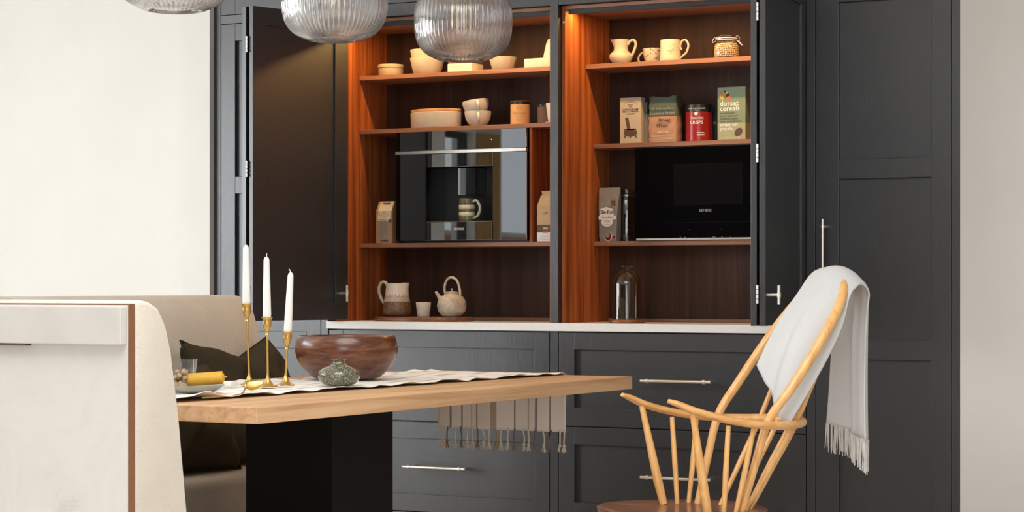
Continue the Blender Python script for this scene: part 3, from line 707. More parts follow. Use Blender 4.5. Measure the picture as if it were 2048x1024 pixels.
# arm bow
half = [(.012, .190, .738), (-.02, .199, .727), (-.07, .212, .706), (-.15, .224, .684), (-.235, .226, .668), (-.32, .210, .660), (-.40, .165, .658), (-.465, .090, .660)]
bow = half + [(-.49, 0, .661)] + [(f, -l, z) for f, l, z in half[::-1]]
pts = catmull(bow, 6); n = len(pts)
hts = interp([.55, .85, 1, 1.0, 1.0, 1.05, 1.2, 1.4, 1.45, 1.4, 1.2, 1.05, 1.0, 1.0, 1, .85, .55], n)
wds = interp([.7, 1.5, 1.75, 1.75, 1.7, 1.7, 1.7, 1.7, 1.7, 1.7, 1.7, 1.7, 1.7, 1.75, 1.75, 1.5, .7], n)
bm = nb(); tube(bm, pts, .0118, 14, flat=[(h_, w_) for h_, w_ in zip(hts, wds)], up=(0, 0, 1)); mk('arm_bow', bm, 'chair_elm', ch, True, auto=60)
def backF(z): return -.312-.72*(z-.67)
# hoop
hz = [(.67, .188), (.77, .197), (.87, .194), (.95, .182), (1.02, .157), (1.07, .115), (1.10, .06)]
hoop = [(-.232, .165, .392), (-.27, .178, .53)] + [(backF(z), l, z) for z, l in hz] + [(backF(1.108), 0, 1.108)] + [(backF(z), -l, z) for z, l in hz[::-1]] + [(-.27, -.178, .53), (-.232, -.165, .392)]
bm = nb(); pts = catmull(hoop, 6); tube(bm, pts, [.012, .0125, .014, .0150, .0150, .015, .015, .015, .015, .0150, .015, .0150, .014, .0125, .012], 12); mk('back_hoop', bm, 'chair_upright', ch, True, auto=60)
# long spindles through the bow up to the hoop
for ls, lb, lh in ((-.098, -.128, -.150), (-.050, -.068, -.085), (0, 0, -.005), (.050, .068, .080), (.098, .128, .145)):
    zt = 1.104-.20*abs(lh)-2.2*lh*lh; fb = -.478+3.0*lb*lb
    P0, P1, P2 = Vector((fb+.150, ls, .392)), Vector((fb, lb, .662)), Vector((backF(zt)+.002, lh, zt-.004))
    bm = nb(); tube(bm, catmull([P0, P0.lerp(P1, .5), P1, P1.lerp(P2, .5)+Vector((-.012, 0, 0)), P2], 5), [.0070, .0085, .0082, .0074, .0058], 10)
    mk('spindle', bm, 'chair_upright', ch, True)
# short arm spindles, each side
for sg in (-1, 1):
    bm = nb(); tube(bm, [(-.122, .178*sg, .394), (-.105, .186*sg, .47), (-.060, .207*sg, .703)], [.0125, .0150, .0088], 12); mk('arm_post', bm, 'chair_upright', ch, True)
    for F0, F1, L0 in ((-.170, -.168, .183), (-.208, -.252, .182)):
        bm = nb(); tube(bm, [(F0, L0*sg, .394), ((F0+F1)/2, .200*sg, .52), (F1, .222*sg, .664)], [.0072, .0090, .0074], 10); mk('spindle', bm, 'chair_upright', ch, True)
# legs, stretchers
for f0, l0, f1, l1 in ((.03, .15, .10, .21), (.03, -.15, .10, -.21), (-.25, .13, -.34, .20), (-.25, -.13, -.34, -.20)):
    bm = nb(); tube(bm, [(f0, l0, .37), ((f0+f1)/2, (l0+l1)/2, .19), (f1, l1, .0)], [.013, .019, .012], 12); mk('leg', bm, 'chair_upright', ch, True)
bm = nb()
for sg in (-1, 1): tube(bm, [(.066, .18*sg, .18), (-.30, .168*sg, .18)], .010, 10)
tube(bm, [(-.12, .172, .18), (-.12, -.172, .18)], .010, 10); mk('stretcher', bm, 'chair_upright', ch, True)

# throw over the back
th_ = thing('throw_blanket', 'pale grey woven throw with fringed end draped over the chair back', 'blanket', CO, CR)
ctrl = [  # rows from front hem over the hoop to the back hem: far edge, middle, near front, near edge (F, L, z)
 [(-.372, -.015, .832), (-.372, .060, .768), (-.372, .130, .700), (-.385, .168, .655)],
 [(-.410, -.020, .900), (-.404, .055, .855), (-.400, .130, .800), (-.455, .176, .765)],
 [(-.462, -.035, .975), (-.452, .045, .945), (-.446, .125, .900), (-.520, .178, .870)],
 [(-.540, -.065, 1.060), (-.522, .025, 1.040), (-.512, .110, .995), (-.570, .170, .960)],
 [(-.588, -.085, 1.112), (-.585, .010, 1.112), (-.580, .090, 1.080), (-.605, .150, 1.045)],
 [(-.630, -.088, 1.132), (-.632, .005, 1.138), (-.636, .075, 1.118), (-.648, .128, 1.082)],
 [(-.668, -.088, 1.108), (-.674, .000, 1.114), (-.680, .062, 1.098), (-.688, .108, 1.058)],
 [(-.682, -.100, 1.030), (-.692, -.020, 1.032), (-.694, .048, 1.020), (-.690, .094, .995)],
 [(-.676, -.110, .900), (-.694, -.035, .900), (-.690, .042, .900), (-.684, .100, .900)],
 [(-.668, -.118, .740), (-.690, -.030, .740), (-.684, .055, .738), (-.672, .122, .735)],
 [(-.660, -.122, .640), (-.684, -.020, .622), (-.678, .070, .606), (-.664, .146, .600)]]
NT = 42
colsN = [catmull([r_[k] for r_ in ctrl], 8) for k in range(4)]
bm = nb(); rows = []
for a in range(len(colsN[0])):
    k = a/(len(colsN[0])-1); row = []
    cr = catmull([c_[a] for c_ in colsN], NT//3)
    for q, p in enumerate(cr):
        f = q/(len(cr)-1); amp = .008*min(1, max(.15, abs(k-.5)*3.2)) if k > .5 else .004*min(1, abs(k-.5)*3)
        p = p+Vector((math.sin(f*11+k*2.2)*amp+math.sin(f*23+1.3+k*3)*amp*.45+(.003 if k < .45 else 0), 0, 0))
        if k > .58: p.x += -.020*math.exp(-((f-.36)/.07)**2)*min(1, (k-.58)*5)
        row.append(bm.verts.new(p))
    rows.append(row)
NT = len(rows[0])-1
for A, B in zip(rows, rows[1:]):
    for q in range(NT): bm.faces.new((A[q], A[q+1], B[q+1], B[q]))
hem = [v.co.copy() for v in rows[-1]]
o = mk('cloth', bm, 'throw_wool', th_, True, auto=180); sm = o.modifiers.new('t', 'SOLIDIFY'); sm.thickness = .005; sm.offset = 0
bm = nb(); random.seed(11)
for k in range(105):
    f = k/104*NT; i = min(int(f), NT-1); p = hem[i].lerp(hem[i+1], f-i); ln = .072+random.random()*.018+.016*(k/104)
    p = p+Vector((random.uniform(-.004, .004), 0, .002)); dx, dy = random.uniform(-.006, .006), random.uniform(-.006, .006)
    tube(bm, [p, p+Vector((dx*.4, dy*.4, -ln*.5)), p+Vector((dx, dy, -ln))], [.0021, .0019, .0013], 5)
o = mk('fringe', bm, 'fringe_wool', th_, True); o['kind'] = 'stuff'

# ---------------------------------------------------------------- pendant lamps
def pendant(label, x, y):
    zb = 1.859
    t = thing('pendant_lamp', label, 'pendant lamp', (x, y, zb), group=None)
    outer = [(.066, .0045), (.072, .0005), (.080, .0), (.095, .005), (.118, .016), (.140, .033), (.156, .056), (.1655, .084), (.1690, .112), (.1695, .150), (.167, .178), (.160, .203), (.148, .224), (.128, .241), (.100, .252), (.070, .259), (.048, .262)]
    P = [Vector((r_, 0, z)) for r_, z in outer]; P = [(p.x, p.z) for p in catmull(P, 3)]
    inner = [(max(r_-.0035, .02), z+.0035 if z < .15 else z-.0030) for r_, z in P][::-1]
    NR = 60; seg = NR*6
    def rib(i, z, r_): 
        k = min(1, max(0, (z-.010)/.02))*min(1, max(0, (.256-z)/.03)); return k*.026*(abs(math.cos(PI*i/6))-.65)
    bm = nb(); L = P+inner; n0 = len(P)
    ins = set(round(r_, 6) for r_, z in inner)
    lathe(bm, L+[L[0]], seg, rib=lambda i, z, r_: rib(i, z, r_)*(.12 if round(r_, 6) in ins else 1))
    bmesh.ops.remove_doubles(bm, verts=bm.verts, dist=1e-6)
    mk('glass_shade', bm, 'pendant_glass', t, True, auto=180)
    bm = nb(); lathe(bm, [(0, .262), (.055, .262), (.055, .280), (.048, .288), (.014, .292), (.012, .33), (0, .33)], 32); mk('cap', bm, 'black_metal', t, True)
    bm = nb(); lathe(bm, [(0, .215), (.017, .215), (.020, .218), (.020, .2615), (0, .2615)], 24); mk('lamp_holder', bm, 'black_metal', t, True)
    bm = nb(); lathe(bm, [(0, .085), (.010, .087), (.0155, .096), (.0160, .11), (.0160, .195), (.0125, .208), (.0120, .216), (0, .216)], 24); mk('bulb', bm, 'clear_glass', t, True)
    bm = nb()
    for k in range(6): a = k*PI/3; cyl(bm, (.006*math.cos(a), .006*math.sin(a), .108), (.008*math.cos(a+.5), .008*math.sin(a+.5), .192), .0008, 6)
    mk('filament', bm, 'filament', t)
    bm = nb(); cyl(bm, (0, 0, .33), (0, 0, ZT-zb-.02), .0035, 8); mk('flex', bm, 'black_metal', t, True)
    bm = nb(); lathe(bm, [(0, ZT-zb-.03), (.05, ZT-zb-.03), (.055, ZT-zb-.0005), (0, ZT-zb-.0005)], 28); mk('ceiling_rose', bm, 'black_metal', t, True)
pendant('ribbed clear glass pendant lamp over the table end nearest the stone-backed bench', .150, -2.69)
pendant('ribbed clear glass pendant lamp over the middle of the table', .145, -1.84)
pendant('ribbed clear glass pendant lamp showing its bulb, over the table end nearest the cabinets', .213, -1.12)

# ---------------------------------------------------------------- things on the shelves
def at(u_, y, z):                       # centre column u_, at depth y on a surface of height z
    p = onY(u_, HOR, y); p.z = z+.0006; return p
def handle_ring(bm, x0, z0, z1, reach, r=.004, y=0, sgn=1, seg=8, flat=(1, 1)):
    pts = [(x0, y, z1), (x0+sgn*reach*.6, y, z1+.004), (x0+sgn*reach, y, (z0*.35+z1*.65)), (x0+sgn*reach*.75, y, z0*.75+z1*.25), (x0, y, z0)]
    tube(bm, catmull(pts, 6), r, seg, flat=flat)
def lines(t, m, x0, x1, zs, y, th=.0008, R=None, off=0):
    """rows of print too small to read, flat or wrapped round a tin of radius R"""
    for i, z in enumerate(zs):
        a, b2 = x0+(x1-x0)*.06*(i % 2), x1-(x1-x0)*.06*((i+1) % 2)
        if R is None: patch('print_line', m, t, [(a, z), (b2, z), (b2, z+th), (a, z+th)], y); continue
        bm = nb(); n = 8; pts = [((a+(b2-a)*k/n)+off)/R for k in range(n+1)]
        lo = [bm.verts.new((R*math.sin(q), -R*math.cos(q), z)) for q in pts]; hi = [bm.verts.new((R*math.sin(q), -R*math.cos(q), z+th)) for q in pts]
        for k in range(n): bm.faces.new((lo[k], lo[k+1], hi[k+1], hi[k]))
        mk('print_line', bm, m, t)
def pot(name, label, cat, p, prof, m, rot=0, seg=40, auto=60, group=None):
    t = thing(name, label, cat, p, rot, group); bm = nb(); lathe(bm, prof, seg); mk('body', bm, m, t, True, auto=auto); return t

# --- left bay, top shelf
Y1 = .215; p = at(782, Y1+.075, S1); k = mpp(p)
t = pot('lidded_pot', 'small round lidded buff pot at the end of the top shelf', 'pot', p, [(0, 0), (.052, 0), (.054, .003), (.054, .036), (0, .036)], 'sand_pot')
bm = nb(); lathe(bm, [(0, .0362), (.057, .0362), (.057, .047), (.054, .050), (0, .050)], 40); mk('lid', bm, 'sand_pot', t, True)
p = at(854.5, Y1+.085, S1)
pot('serving_bowl', 'lower of two stacked plain cream bowls on the top shelf', 'bowl', p, [(0, 0), (.055, 0), (.058, .002), (.074, .067), (.074, .070), (.070, .070), (.056, .012), (0, .012)], 'cream_glaze')
pot('serving_bowl', 'upper of two stacked plain cream bowls on the top shelf', 'bowl', p+UP*.0132, [(0, 0), (.053, 0), (.0555, .003), (.0725, .088), (.0728, .092), (.069, .092), (.054, .012), (0, .012)], 'cream_glaze', .3)
p = at(931, Y1+.07, S1)
t = thing('gift_box', 'low cream box with a copper lid band below the glass pendant, on the top shelf', 'box', p)
bm = nb(); box(bm, -.058, .058, -.05, .05, 0, .034); mk('body', bm, 'carton_white', t, bevel=.001)
bm = nb(); box(bm, -.056, .056, -.048, .048, .0342, .048); mk('lid', bm, 'copper_lid', t, bevel=.001)
bm = nb(); box(bm, -.035, .035, -.040, .040, .0482, .056); mk('top_card', bm, 'carton_white', t, bevel=.001)
lines(t, 'print_grey', -.045, .01, [.016, .022], -.0501)
p = at(1006, Y1+.07, S1)
t = thing('fluted_bowl', 'fluted flaring cream bowl on the top shelf beside the gift box', 'bowl', p)
bm = nb(); lathe(bm, [(0, 0), (.042, 0), (.0445, .002), (.058, .052), (.0585, .055), (.055, .055), (.042, .010), (0, .010)], 96, rib=lambda i, z, r_: .012*math.cos(i*PI/4)*min(1, z/.02)); mk('body', bm, 'cream_glaze', t, True)
p = at(1086, Y1+.08, S1)
t = thing('butter_dish', 'pale rectangular butter dish at the divider end of the top shelf', 'dish', p)
bm = nb(); box(bm, -.066, .060, -.045, .045, 0, .040); mk('body', bm, 'white_glaze', t, bevel=.004, seg=3)
p2 = at(1104, Y1+.085, S1+.0408)
t = thing('measuring_cone', 'pale tapering jug standing on the butter dish', 'jug', p2)
bm = nb(); lathe(bm, [(0, 0), (.036, 0), (.037, .003), (.024, .062), (.018, .075), (.016, .080), (.012, .079), (.030, .010), (0, .01)], 36); mk('body', bm, 'white_glaze', t, True)

# --- left bay, second shelf
p = at(872, Y1+.075, S2L)
t = thing('oval_crock', 'oval cream crock with a wooden lid on the second shelf', 'crock', p)
bm = nb(); lathe(bm, [(0, 0), (1, 0), (1.02, .003), (1.035, .066), (1.0, .068), (0, .068)], 56, ov=(.116, .060)); mk('body', bm, 'cream_glaze', t, True)
bm = nb(); lathe(bm, [(0, .0685), (1.035, .0685), (1.05, .072), (1.03, .079), (.9, .0805), (0, .0805)], 56, ov=(.114, .058)); mk('lid', bm, 'lid_wood', t, True)
CUPP = [(0, 0), (.028, 0), (.030, .002), (.044, .016), (.053, .036), (.0562, .056), (.0565, .064), (.0535, .064), (.050, .038), (.041, .018), (.026, .006), (0, .006)]
def cup(label, p, rot, hrot, tilt=0):
    t = thing('tea_cup', label, 'cup', p, rot, 'stacked tea cups')
    bm = nb(); lathe(bm, CUPP, 40); mk('body', bm, 'white_glaze', t, True)
    bm = nb(); handle_ring(bm, .050, .016, .050, .024, .0048, flat=(1, 1.4)); 
    h_ = mk('handle', bm, 'white_glaze', t, True); h_.rotation_euler = (0, 0, hrot)
    if tilt: t.rotation_euler = (0, tilt, rot)
    return t
p = at(956, Y1+.075, S2L)
cup('lower pale cup of the stacked pair, standing upright on the second shelf', p, 0, -1.05)
cup('upper pale cup of the stacked pair, nested at a tilt', p+UP*.046+Vector((-.002, 0, 0)), .1, -1.05, -.16)
def tin(name, label, p, R, H, mb, ml, lidh=.016):
    t = thing(name, label, 'tin', p); bm = nb(); lathe(bm, [(0, 0), (R-.001, 0), (R, .001), (R, H-lidh), (0, H-lidh)], 40); mk('body', bm, mb, t, True)
    bm = nb(); lathe(bm, [(0, H-lidh+.0002), (R+.0008, H-lidh+.0002), (R+.0008, H-.002), (R-.001, H), (0, H)], 40); mk('lid', bm, ml, t, True); return t
p = at(1040.5, Y1+.06, S2L); k = mpp(p)
t = tin('cocoa_tin', 'round orange-brown cocoa tin with a dark lid band on the second shelf', p, .0405, .096, 'tin_orange', 'tin_black', .013)
text('CACAO', .0165, t, 'print_gold', (0, 0, .045), bend=(.0410, .016), name='lettering'); lines(t, 'print_gold', -.018, .018, [.016, .020, .030, .034], 0, R=.0412, off=.016)
bm = nb(); lathe(bm, [(0, .0962), (.0395, .0962), (.0395, .0975), (0, .0975)], 36); mk('lid_disc', bm, 'tin_orange', t)
bm = nb(); 
for k_ in range(24):
    a0 = 2*PI*k_/24; a1 = a0+.29
    q = [((.0098 if w_ else .0082)*math.cos(a), (.0098 if w_ else .0082)*math.sin(a)) for w_, a in ((1, a0), (1, a1), (0, a1), (0, a0))]
    vs_ = []
    for x, z in q:
        a = (x+.016)/.0412; vs_.append(bm.verts.new((.0412*math.sin(a), -.0412*math.cos(a), .066+z)))
    bm.faces.new(vs_)
mk('emblem', bm, 'print_gold', t)
text('Y', .009, t, 'print_gold', (0, 0, .066), bend=(.0410, .016), name='emblem')
p = at(1091, Y1+.075, S2L)
t = tin('spice_tin', 'small dark ribbed tin behind the cup by the divider', p, .034, .082, 'print_brown', 'tin_black', .012)
p = at(1106, Y1+.045, S2L)
t = thing('espresso_cup', 'white flared cup and saucer half behind the divider', 'cup', p)
bm = nb(); lathe(bm, [(0, 0), (.03, 0), (.033, .004), (.030, .005), (0, .005)], 30); mk('saucer', bm, 'white_glaze', t, True)
bm = nb(); lathe(bm, [(0, .0052), (.018, .0052), (.022, .02), (.0285, .075), (.0285, .082), (.026, .082), (.018, .02), (0, .012)], 30); mk('body', bm, 'white_glaze', t, True)

# --- left bay, appliance shelf
YM = .20
mx0, mx1 = onY(792, 570, YM).x, onY(1053, 570, YM).x; Z0, Z1 = S3+.001, S2L-.0185
cm = thing('coffee_machine', 'built-in black glass coffee machine with a steel trim strip', 'coffee machine', ((mx0+mx1)/2, .3, S3))
def MX(u_): return onY(u_, 570, YM).x
def MZ(u_, v_): return onY(u_, v_, YM).z
rx0, rx1 = MX(853), MX(985.5); rz1 = MZ(919, 333); rz0 = MZ(919, 443.5); sz0, sz1 = MZ(919, 306), MZ(919, 299.5)
bx('body', 'black_metal', cm, mx0+.004, mx1-.004, YM+.16, .435, Z0, Z1)
bx('fascia', 'black_glass', cm, mx0, mx1, YM, YM+.02, sz1+.001, Z1, .0015)
bx('trim_strip', 'hinge_steel', cm, mx0, mx1, YM-.006, YM+.018, sz0, sz1, .0008)
bx('side_panel', 'black_glass', cm, mx0, rx0, YM+.001, YM+.159, Z0+.008, sz0-.001, .001); bx('side_panel', 'black_glass', cm, rx1, mx1, YM, YM+.159, Z0+.008, sz0-.001, .001)
bx('brew_panel', 'black_glass', cm, rx0+.0005, rx1-.0005, YM, YM+.02, rz1, sz0-.001, .001); bx('brew_roof', 'black_glass_dull', cm, rx0+.0005, rx1-.0005, YM+.021, YM+.159, rz1, sz0-.001, 0)
bx('drip_tray', 'black_glass', cm, rx0+.0005, rx1-.0005, YM-.004, YM+.159, Z0+.008, rz0, .0015)
bx('tray_edge', 'copper_trim', cm, rx0+.001, rx1-.001, YM-.0045, YM-.001, rz0+.0002, rz0+.0016, 0)
bx('foot', 'black_metal', cm, mx0+.01, mx1-.004, YM+.03, .43, Z0, Z0+.0075, 0)
sx0, sx1 = onY(915, 570, YM+.07).x, onY(950.5, 570, YM+.07).x
bx('spout', 'black_glass', cm, sx0, sx1, YM+.07, YM+.158, onY(930, 389.5, YM+.07).z, rz1-.001, .003)
text('SIEMENS', .0135, cm, 'print_white', Vector((onY(918, 458, YM-.0045).x, YM-.0046, onY(918, 458, YM).z))-cm.location)
o = bx('indicator', 'indicator_violet', cm, MX(983)-.0016, MX(983)+.0016, YM-.0004, YM, MZ(983, 279)-.0016, MZ(983, 279)+.0016, 0)
bx('divider', 'walnut_v_lit', tl, mx1+.004, mx1+.016, .218, .4375, S3+.0005, S2L-.0185)
# striped mug in the machine
YC = YM+.055; p = onY(934, 570, YC); p.z = rz0+.0022
t = thing('striped_mug', 'olive and cream striped mug standing in the coffee machine', 'mug', p, -.1)
R = .0345; zz = [0, .024, .0385, .052, .068, .0965]; ms = ['olive_glaze', 'pale_stripe', 'olive_glaze', 'pale_stripe', 'olive_glaze']
bm = nb(); lathe(bm, [(0, .0), (R-.003, 0), (R-.0012, .002), (R-.0008, .095), (R-.003, .0962), (R-.004, .094), (R-.0045, .006), (0, .006)], 40); mk('body', bm, 'pale_stripe', t, True)
for a, b2, m_ in zip(zz, zz[1:], ms):
    bm = nb(); lathe(bm, [(R-.0006, a+.001), (R, a+.002), (R, b2-.001), (R-.0006, b2)], 40); mk('stripe', bm, m_, t, True)
bm = nb(); tube(bm, catmull([(R-.002, 0, .083), (R+.013, 0, .088), (R+.030, 0, .066), (R+.031, 0, .044), (R+.018, 0, .022), (R-.002, 0, .014)], 6), .0050, 10, flat=(1, 1.5)); mk('handle', bm, 'pale_stripe', t, True)
# tea carton
p = at(774.5, YM+.045, S3)
t = thing('tea_carton', 'kraft tea carton with a peaked top and window beside the coffee machine', 'carton', p, .06)
w2, d2 = .0385, .030
bm = nb(); prism(bm, [(-d2, 0), (d2, 0), (d2, .135), (0.012, .178), (-.002, .178), (-d2, .135)], -w2, w2, 'x'); mk('body', bm, 'carton_kraft', t)
def slope(pts):    # print on the slanted upper face
    n_ = Vector((0, -.043, .028)).normalized(); 
    return [Vector((x, -d2+(z-.135)*(.028/.043), z))+n_*.0005 if z > .135 else Vector((x, -d2-.0005, z)) for x, z in pts]
bm = nb(); vs_ = [bm.verts.new(q) for q in slope([(-.028, .136), (.036, .136), (.034, .177), (-.028, .177)])]; bm.faces.new(vs_)
vs_ = [bm.verts.new(q) for q in slope([(-.030, .096), (.030, .096), (.034, .1349), (-.028, .1349)])]; bm.faces.new(vs_); mk('label', bm, 'carton_cream', t)
text('teapigs.', .0135, t, 'print_black', (.004, -d2+.0195, .170), bold=.0003, rx=PI/2-.58)
text('teapigs.', .0135, t, 'print_black', (.004, -d2-.0004, .012), bold=.0003)
lines(t, 'print_black', -.024, .016, [.100], -d2-.0009, .0022)
bm = nb()   # line drawing of a fish
for a in range(18):
    q0, q1 = 2*PI*a/18, 2*PI*(a+1)/18
    tube(bm, [(.004+.017*math.cos(q0), -d2-.0007, .121+.0085*math.sin(q0)), (.004+.017*math.cos(q1), -d2-.0007, .121+.0085*math.sin(q1))], .0005, 4)
for a in ((-.012, .121, -.026, .131), (-.026, .131, -.022, .118), (-.022, .118, -.012, .121), (0, .1295, .003, .134), (.003, .134, .008, .129), (.018, .118, .011, .116), (-.004, .119, .004, .125), (.002, .116, .010, .124)): tube(bm, [(a[0], -d2-.0007, a[1]), (a[2], -d2-.0007, a[3])], .0005, 4)
mk('drawing', bm, 'print_brown', t)
patch('window', 'bag_grey', t, [(-.020, .024), (.016, .024), (.018, .026), (.018, .086), (.016, .089), (-.018, .089), (-.021, .086), (-.021, .026)], -d2-.0002); patch('seal', 'print_brown', t, ell(.030, .094, .0075, .0075), -d2-.0009)
# coffee bag by the divider
p = at(1103, YM+.055, S3)
t = thing('coffee_bag', 'tan paper coffee bag with a folded top, between coffee machine and divider', 'bag', p)
bm = nb(); w2, d2 = .050, .032
rows = [(w2, d2, 0), (w2, d2, .145), (w2*.80, .018, .188), (w2*.80, .006, .192), (w2*.84, .007, .205), (w2*.84, .004, .208)]
rr = [[bm.verts.new(q) for q in ((-a, -b2, z), (a, -b2, z), (a, b2, z), (-a, b2, z))] for a, b2, z in rows]
for A, B in zip(rr, rr[1:]):
    for i in range(4): bm.faces.new((A[i], A[(i+1) % 4], B[(i+1) % 4], B[i]))
bm.faces.new(rr[0][::-1]); bm.faces.new(rr[-1]); mk('body', bm, 'bag_tan', t)
patch('band', 'print_brown', t, [(-w2, .037), (w2, .037), (w2, .068), (-w2, .068)], -d2-.0002); patch('label', 'bag_label', t, [(-w2, .001), (w2, .001), (w2, .036), (-w2, .036)], -d2-.0002); patch('flash', 'seed_orange', t, [(-.024, .034), (.0, .034), (.0, .040), (-.024, .040)], -d2-.0009)
text('UN', .016, t, 'print_brown', (-.012, -d2-.0004, .115)); text('REVE', .011, t, 'print_white', (-.012, -d2-.001, .053), bold=.0002)
for i in range(4): patch('print_line', 'print_grey', t, [(-.034, .008+.005*i), (.03, .008+.005*i), (.03, .009+.005*i), (-.034, .009+.005*i)], -d2-.001)

# --- left bay, worktop
ZW = .929
YBD = .10
p = at(847.5, YBD+.03, ZW); k = mpp(p); RB = 107*k
t = thing('serving_board', 'round dark wooden serving board on the worktop', 'board', p)
bm = nb(); lathe(bm, [(0, 0), (RB-.003, 0), (RB, .003), (RB, .015), (RB-.003, .018), (0, .018)], 64, ov=(1, .62)); mk('body', bm, 'board_wood', t, True)
zb = ZW+.0194
p = at(794, YBD+.03, zb-.0006); k = mpp(p)
t = thing('milk_jug', 'tall two-tone stoneware jug, cream over brown, on the serving board', 'jug', p)
bm = nb(); lathe(bm, [(0, 0), (.048, 0), (.055, .004), (.0605, .016), (.061, .030), (.057, .055), (.050, .090), (.0465, .120), (.0455, .139), (.043, .139), (.044, .118), (.054, .05), (.056, .02), (0, .008)], 48)
for v in bm.verts:       # spout drawn out of the rim, to the right
    d_ = v.co.x-abs(v.co.y)*1.6
    if v.co.z > .105 and d_ > 0: q = (v.co.z-.105)/.034; v.co.x += .013*q*min(1, d_/.03); v.co.z += .002*q
mk('body', bm, 'dipped_glaze', t, True)
bm = nb(); tube(bm, catmull([(-.046, 0, .128), (-.058, 0, .143), (-.077, 0, .140), (-.088, 0, .112), (-.078, 0, .078), (-.062, 0, .054), (-.054, 0, .044)], 6), .0065, 12, flat=(1, 1.3)); mk('handle', bm, 'cream_glaze', t, True)
p = at(847, YBD+.005, zb-.0006)
pot('tea_beaker', 'small pale handleless beaker between jug and teapot', 'beaker', p, [(0, 0), (.024, 0), (.0255, .002), (.0318, .058), (.0305, .060), (.023, .006), (0, .006)], 'stone_glaze')
p = at(903.5, YBD+.03, zb-.0006)
t = pot('teapot', 'rounded mottled stoneware teapot with an overhead hoop handle', 'teapot', p, [(0, 0), (.034, 0), (.044, .006), (.057, .024), (.0615, .045), (.058, .066), (.046, .084), (.030, .093), (.0275, .096), (.0275, .099), (0, .099)], 'teapot_glaze')
bm = nb(); lathe(bm, [(0, .0992), (.0295, .0992), (.0295, .1015), (.02, .104), (.004, .106), (.0035, .112), (.0045, .114), (.002, .118), (0, .118)], 32); mk('lid', bm, 'teapot_glaze', t, True)
bm = nb(); tube(bm, catmull([(-.030, 0, .090), (-.034, 0, .122), (-.022, 0, .154), (.002, 0, .163), (.026, 0, .148), (.038, 0, .112), (.040, 0, .082)], 6), .0052, 12); mk('handle', bm, 'teapot_glaze', t, True)
bm = nb(); tube(bm, [(-.045, -.012, .070), (-.056, -.016, .090), (-.066, -.019, .104)], [.012, .0075, .0055], 12); mk('spout', bm, 'teapot_glaze', t, True)

# --- right bay, top shelf
Y1 = .22; p = at(1242, Y1+.06, S1); k = mpp(p)
t = thing('cream_pitcher', 'bulbous matt cream pitcher with a loop handle on the top shelf', 'jug', p)
bm = nb(); lathe(bm, [(0, 0), (.030, 0), (.033, .003), (.044, .017), (.0485, .030), (.045, .041), (.034, .049), (.029, .056), (.0285, .068), (.032, .088), (.035, .0985), (.0328, .0985), (.027, .07), (.026, .056), (0, .05)], 44)
for v in bm.verts:
    d_ = -v.co.x-abs(v.co.y)*1.5
    if v.co.z > .075 and d_ > 0: q = (v.co.z-.075)/.0235; v.co.x -= .012*q*min(1, d_/.025); v.co.z += .002*q
mk('body', bm, 'cream_glaze', t, True)
bm = nb(); tube(bm, catmull([(.030, 0, .078), (.042, 0, .092), (.058, 0, .094), (.066, 0, .078), (.060, 0, .056), (.048, 0, .032)], 6), .0055, 12); mk('handle', bm, 'cream_glaze', t, True)
p = at(1306, Y1+.12, S1)
t = thing('speckled_mug', 'squat brown-speckled mug behind the bird mug', 'mug', p)
bm = nb(); lathe(bm, [(0, 0), (.028, 0), (.031, .003), (.0385, .035), (.0425, .062), (.040, .062), (.032, .01), (0, .008)], 40); mk('body', bm, 'speckled_cup', t, True)
bm = nb(); tube(bm, catmull([(-.036, 0, .050), (-.052, 0, .046), (-.064, 0, .030), (-.060, 0, .012), (-.030, 0, .004)], 6), .004, 10); mk('handle', bm, 'speckled_cup', t, True)
p = at(1341, Y1+.055, S1)
t = thing('bird_mug', 'straight cream mug with a small bird drawing on the top shelf', 'mug', p)
bm = nb(); lathe(bm, [(0, 0), (.0430, 0), (.0440, .002), (.0425, .012), (.0405, .05), (.0405, .083), (.0395, .0855), (.0375, .083), (.038, .008), (0, .008)], 44); mk('body', bm, 'cream_glaze', t, True)
bm = nb(); tube(bm, catmull([(.048, 0, .044), (.042, 0, .058), (.050, 0, .078), (.066, 0, .082), (.078, 0, .062), (.070, 0, .034), (.054, 0, .020), (.041, 0, .010)], 6), .0044, 12); mk('handle', bm, 'cream_glaze', t, True)
bm = nb(); R = .0412
def onmug(x, z): a = (x+.018)/R; return (R*math.sin(a), -R*math.cos(a), z)
for q in ([(-.014, .042), (-.008, .037), (.002, .036), (.010, .040), (.013, .048)], [(-.010, .042), (0, .040), (.008, .045)], [(-.004, .030), (0, .028), (.006, .029)], [(.006, .064), (.012, .066), (.015, .065)]): tube(bm, [onmug(*a) for a in q], .0009, 5)
mk('drawing', bm, 'print_gold', t)
p = at(1453, Y1+.06, S1)
t = thing('clip_jar', 'wire-clip glass jar full of chickpeas on the top shelf', 'jar', p)
outer = [(.046, 0), (.050, .003), (.054, .014), (.0545, .030), (.052, .050), (.046, .064), (.040, .070), (.040, .077)]
bm = nb(); lathe(bm, shell_prof(outer, .003), 44); mk('body', bm, 'clear_glass', t, True)
bm = nb(); lathe(bm, [(0, .080), (.043, .080), (.044, .083), (.042, .090), (.036, .092), (0, .092)], 40); mk('lid', bm, 'clear_glass', t, True)
bm = nb(); lathe(bm, [(.040, .0772), (.0445, .0772), (.0445, .0798), (.040, .0798), (.040, .0772)], 36); mk('gasket', bm, 'bag_label', t, True)
bm = nb()
lp = [(.044*math.cos(a), .044*math.sin(a), .072) for a in [2*PI*i/24 for i in range(25)]]; tube(bm, lp, .0014, 6)
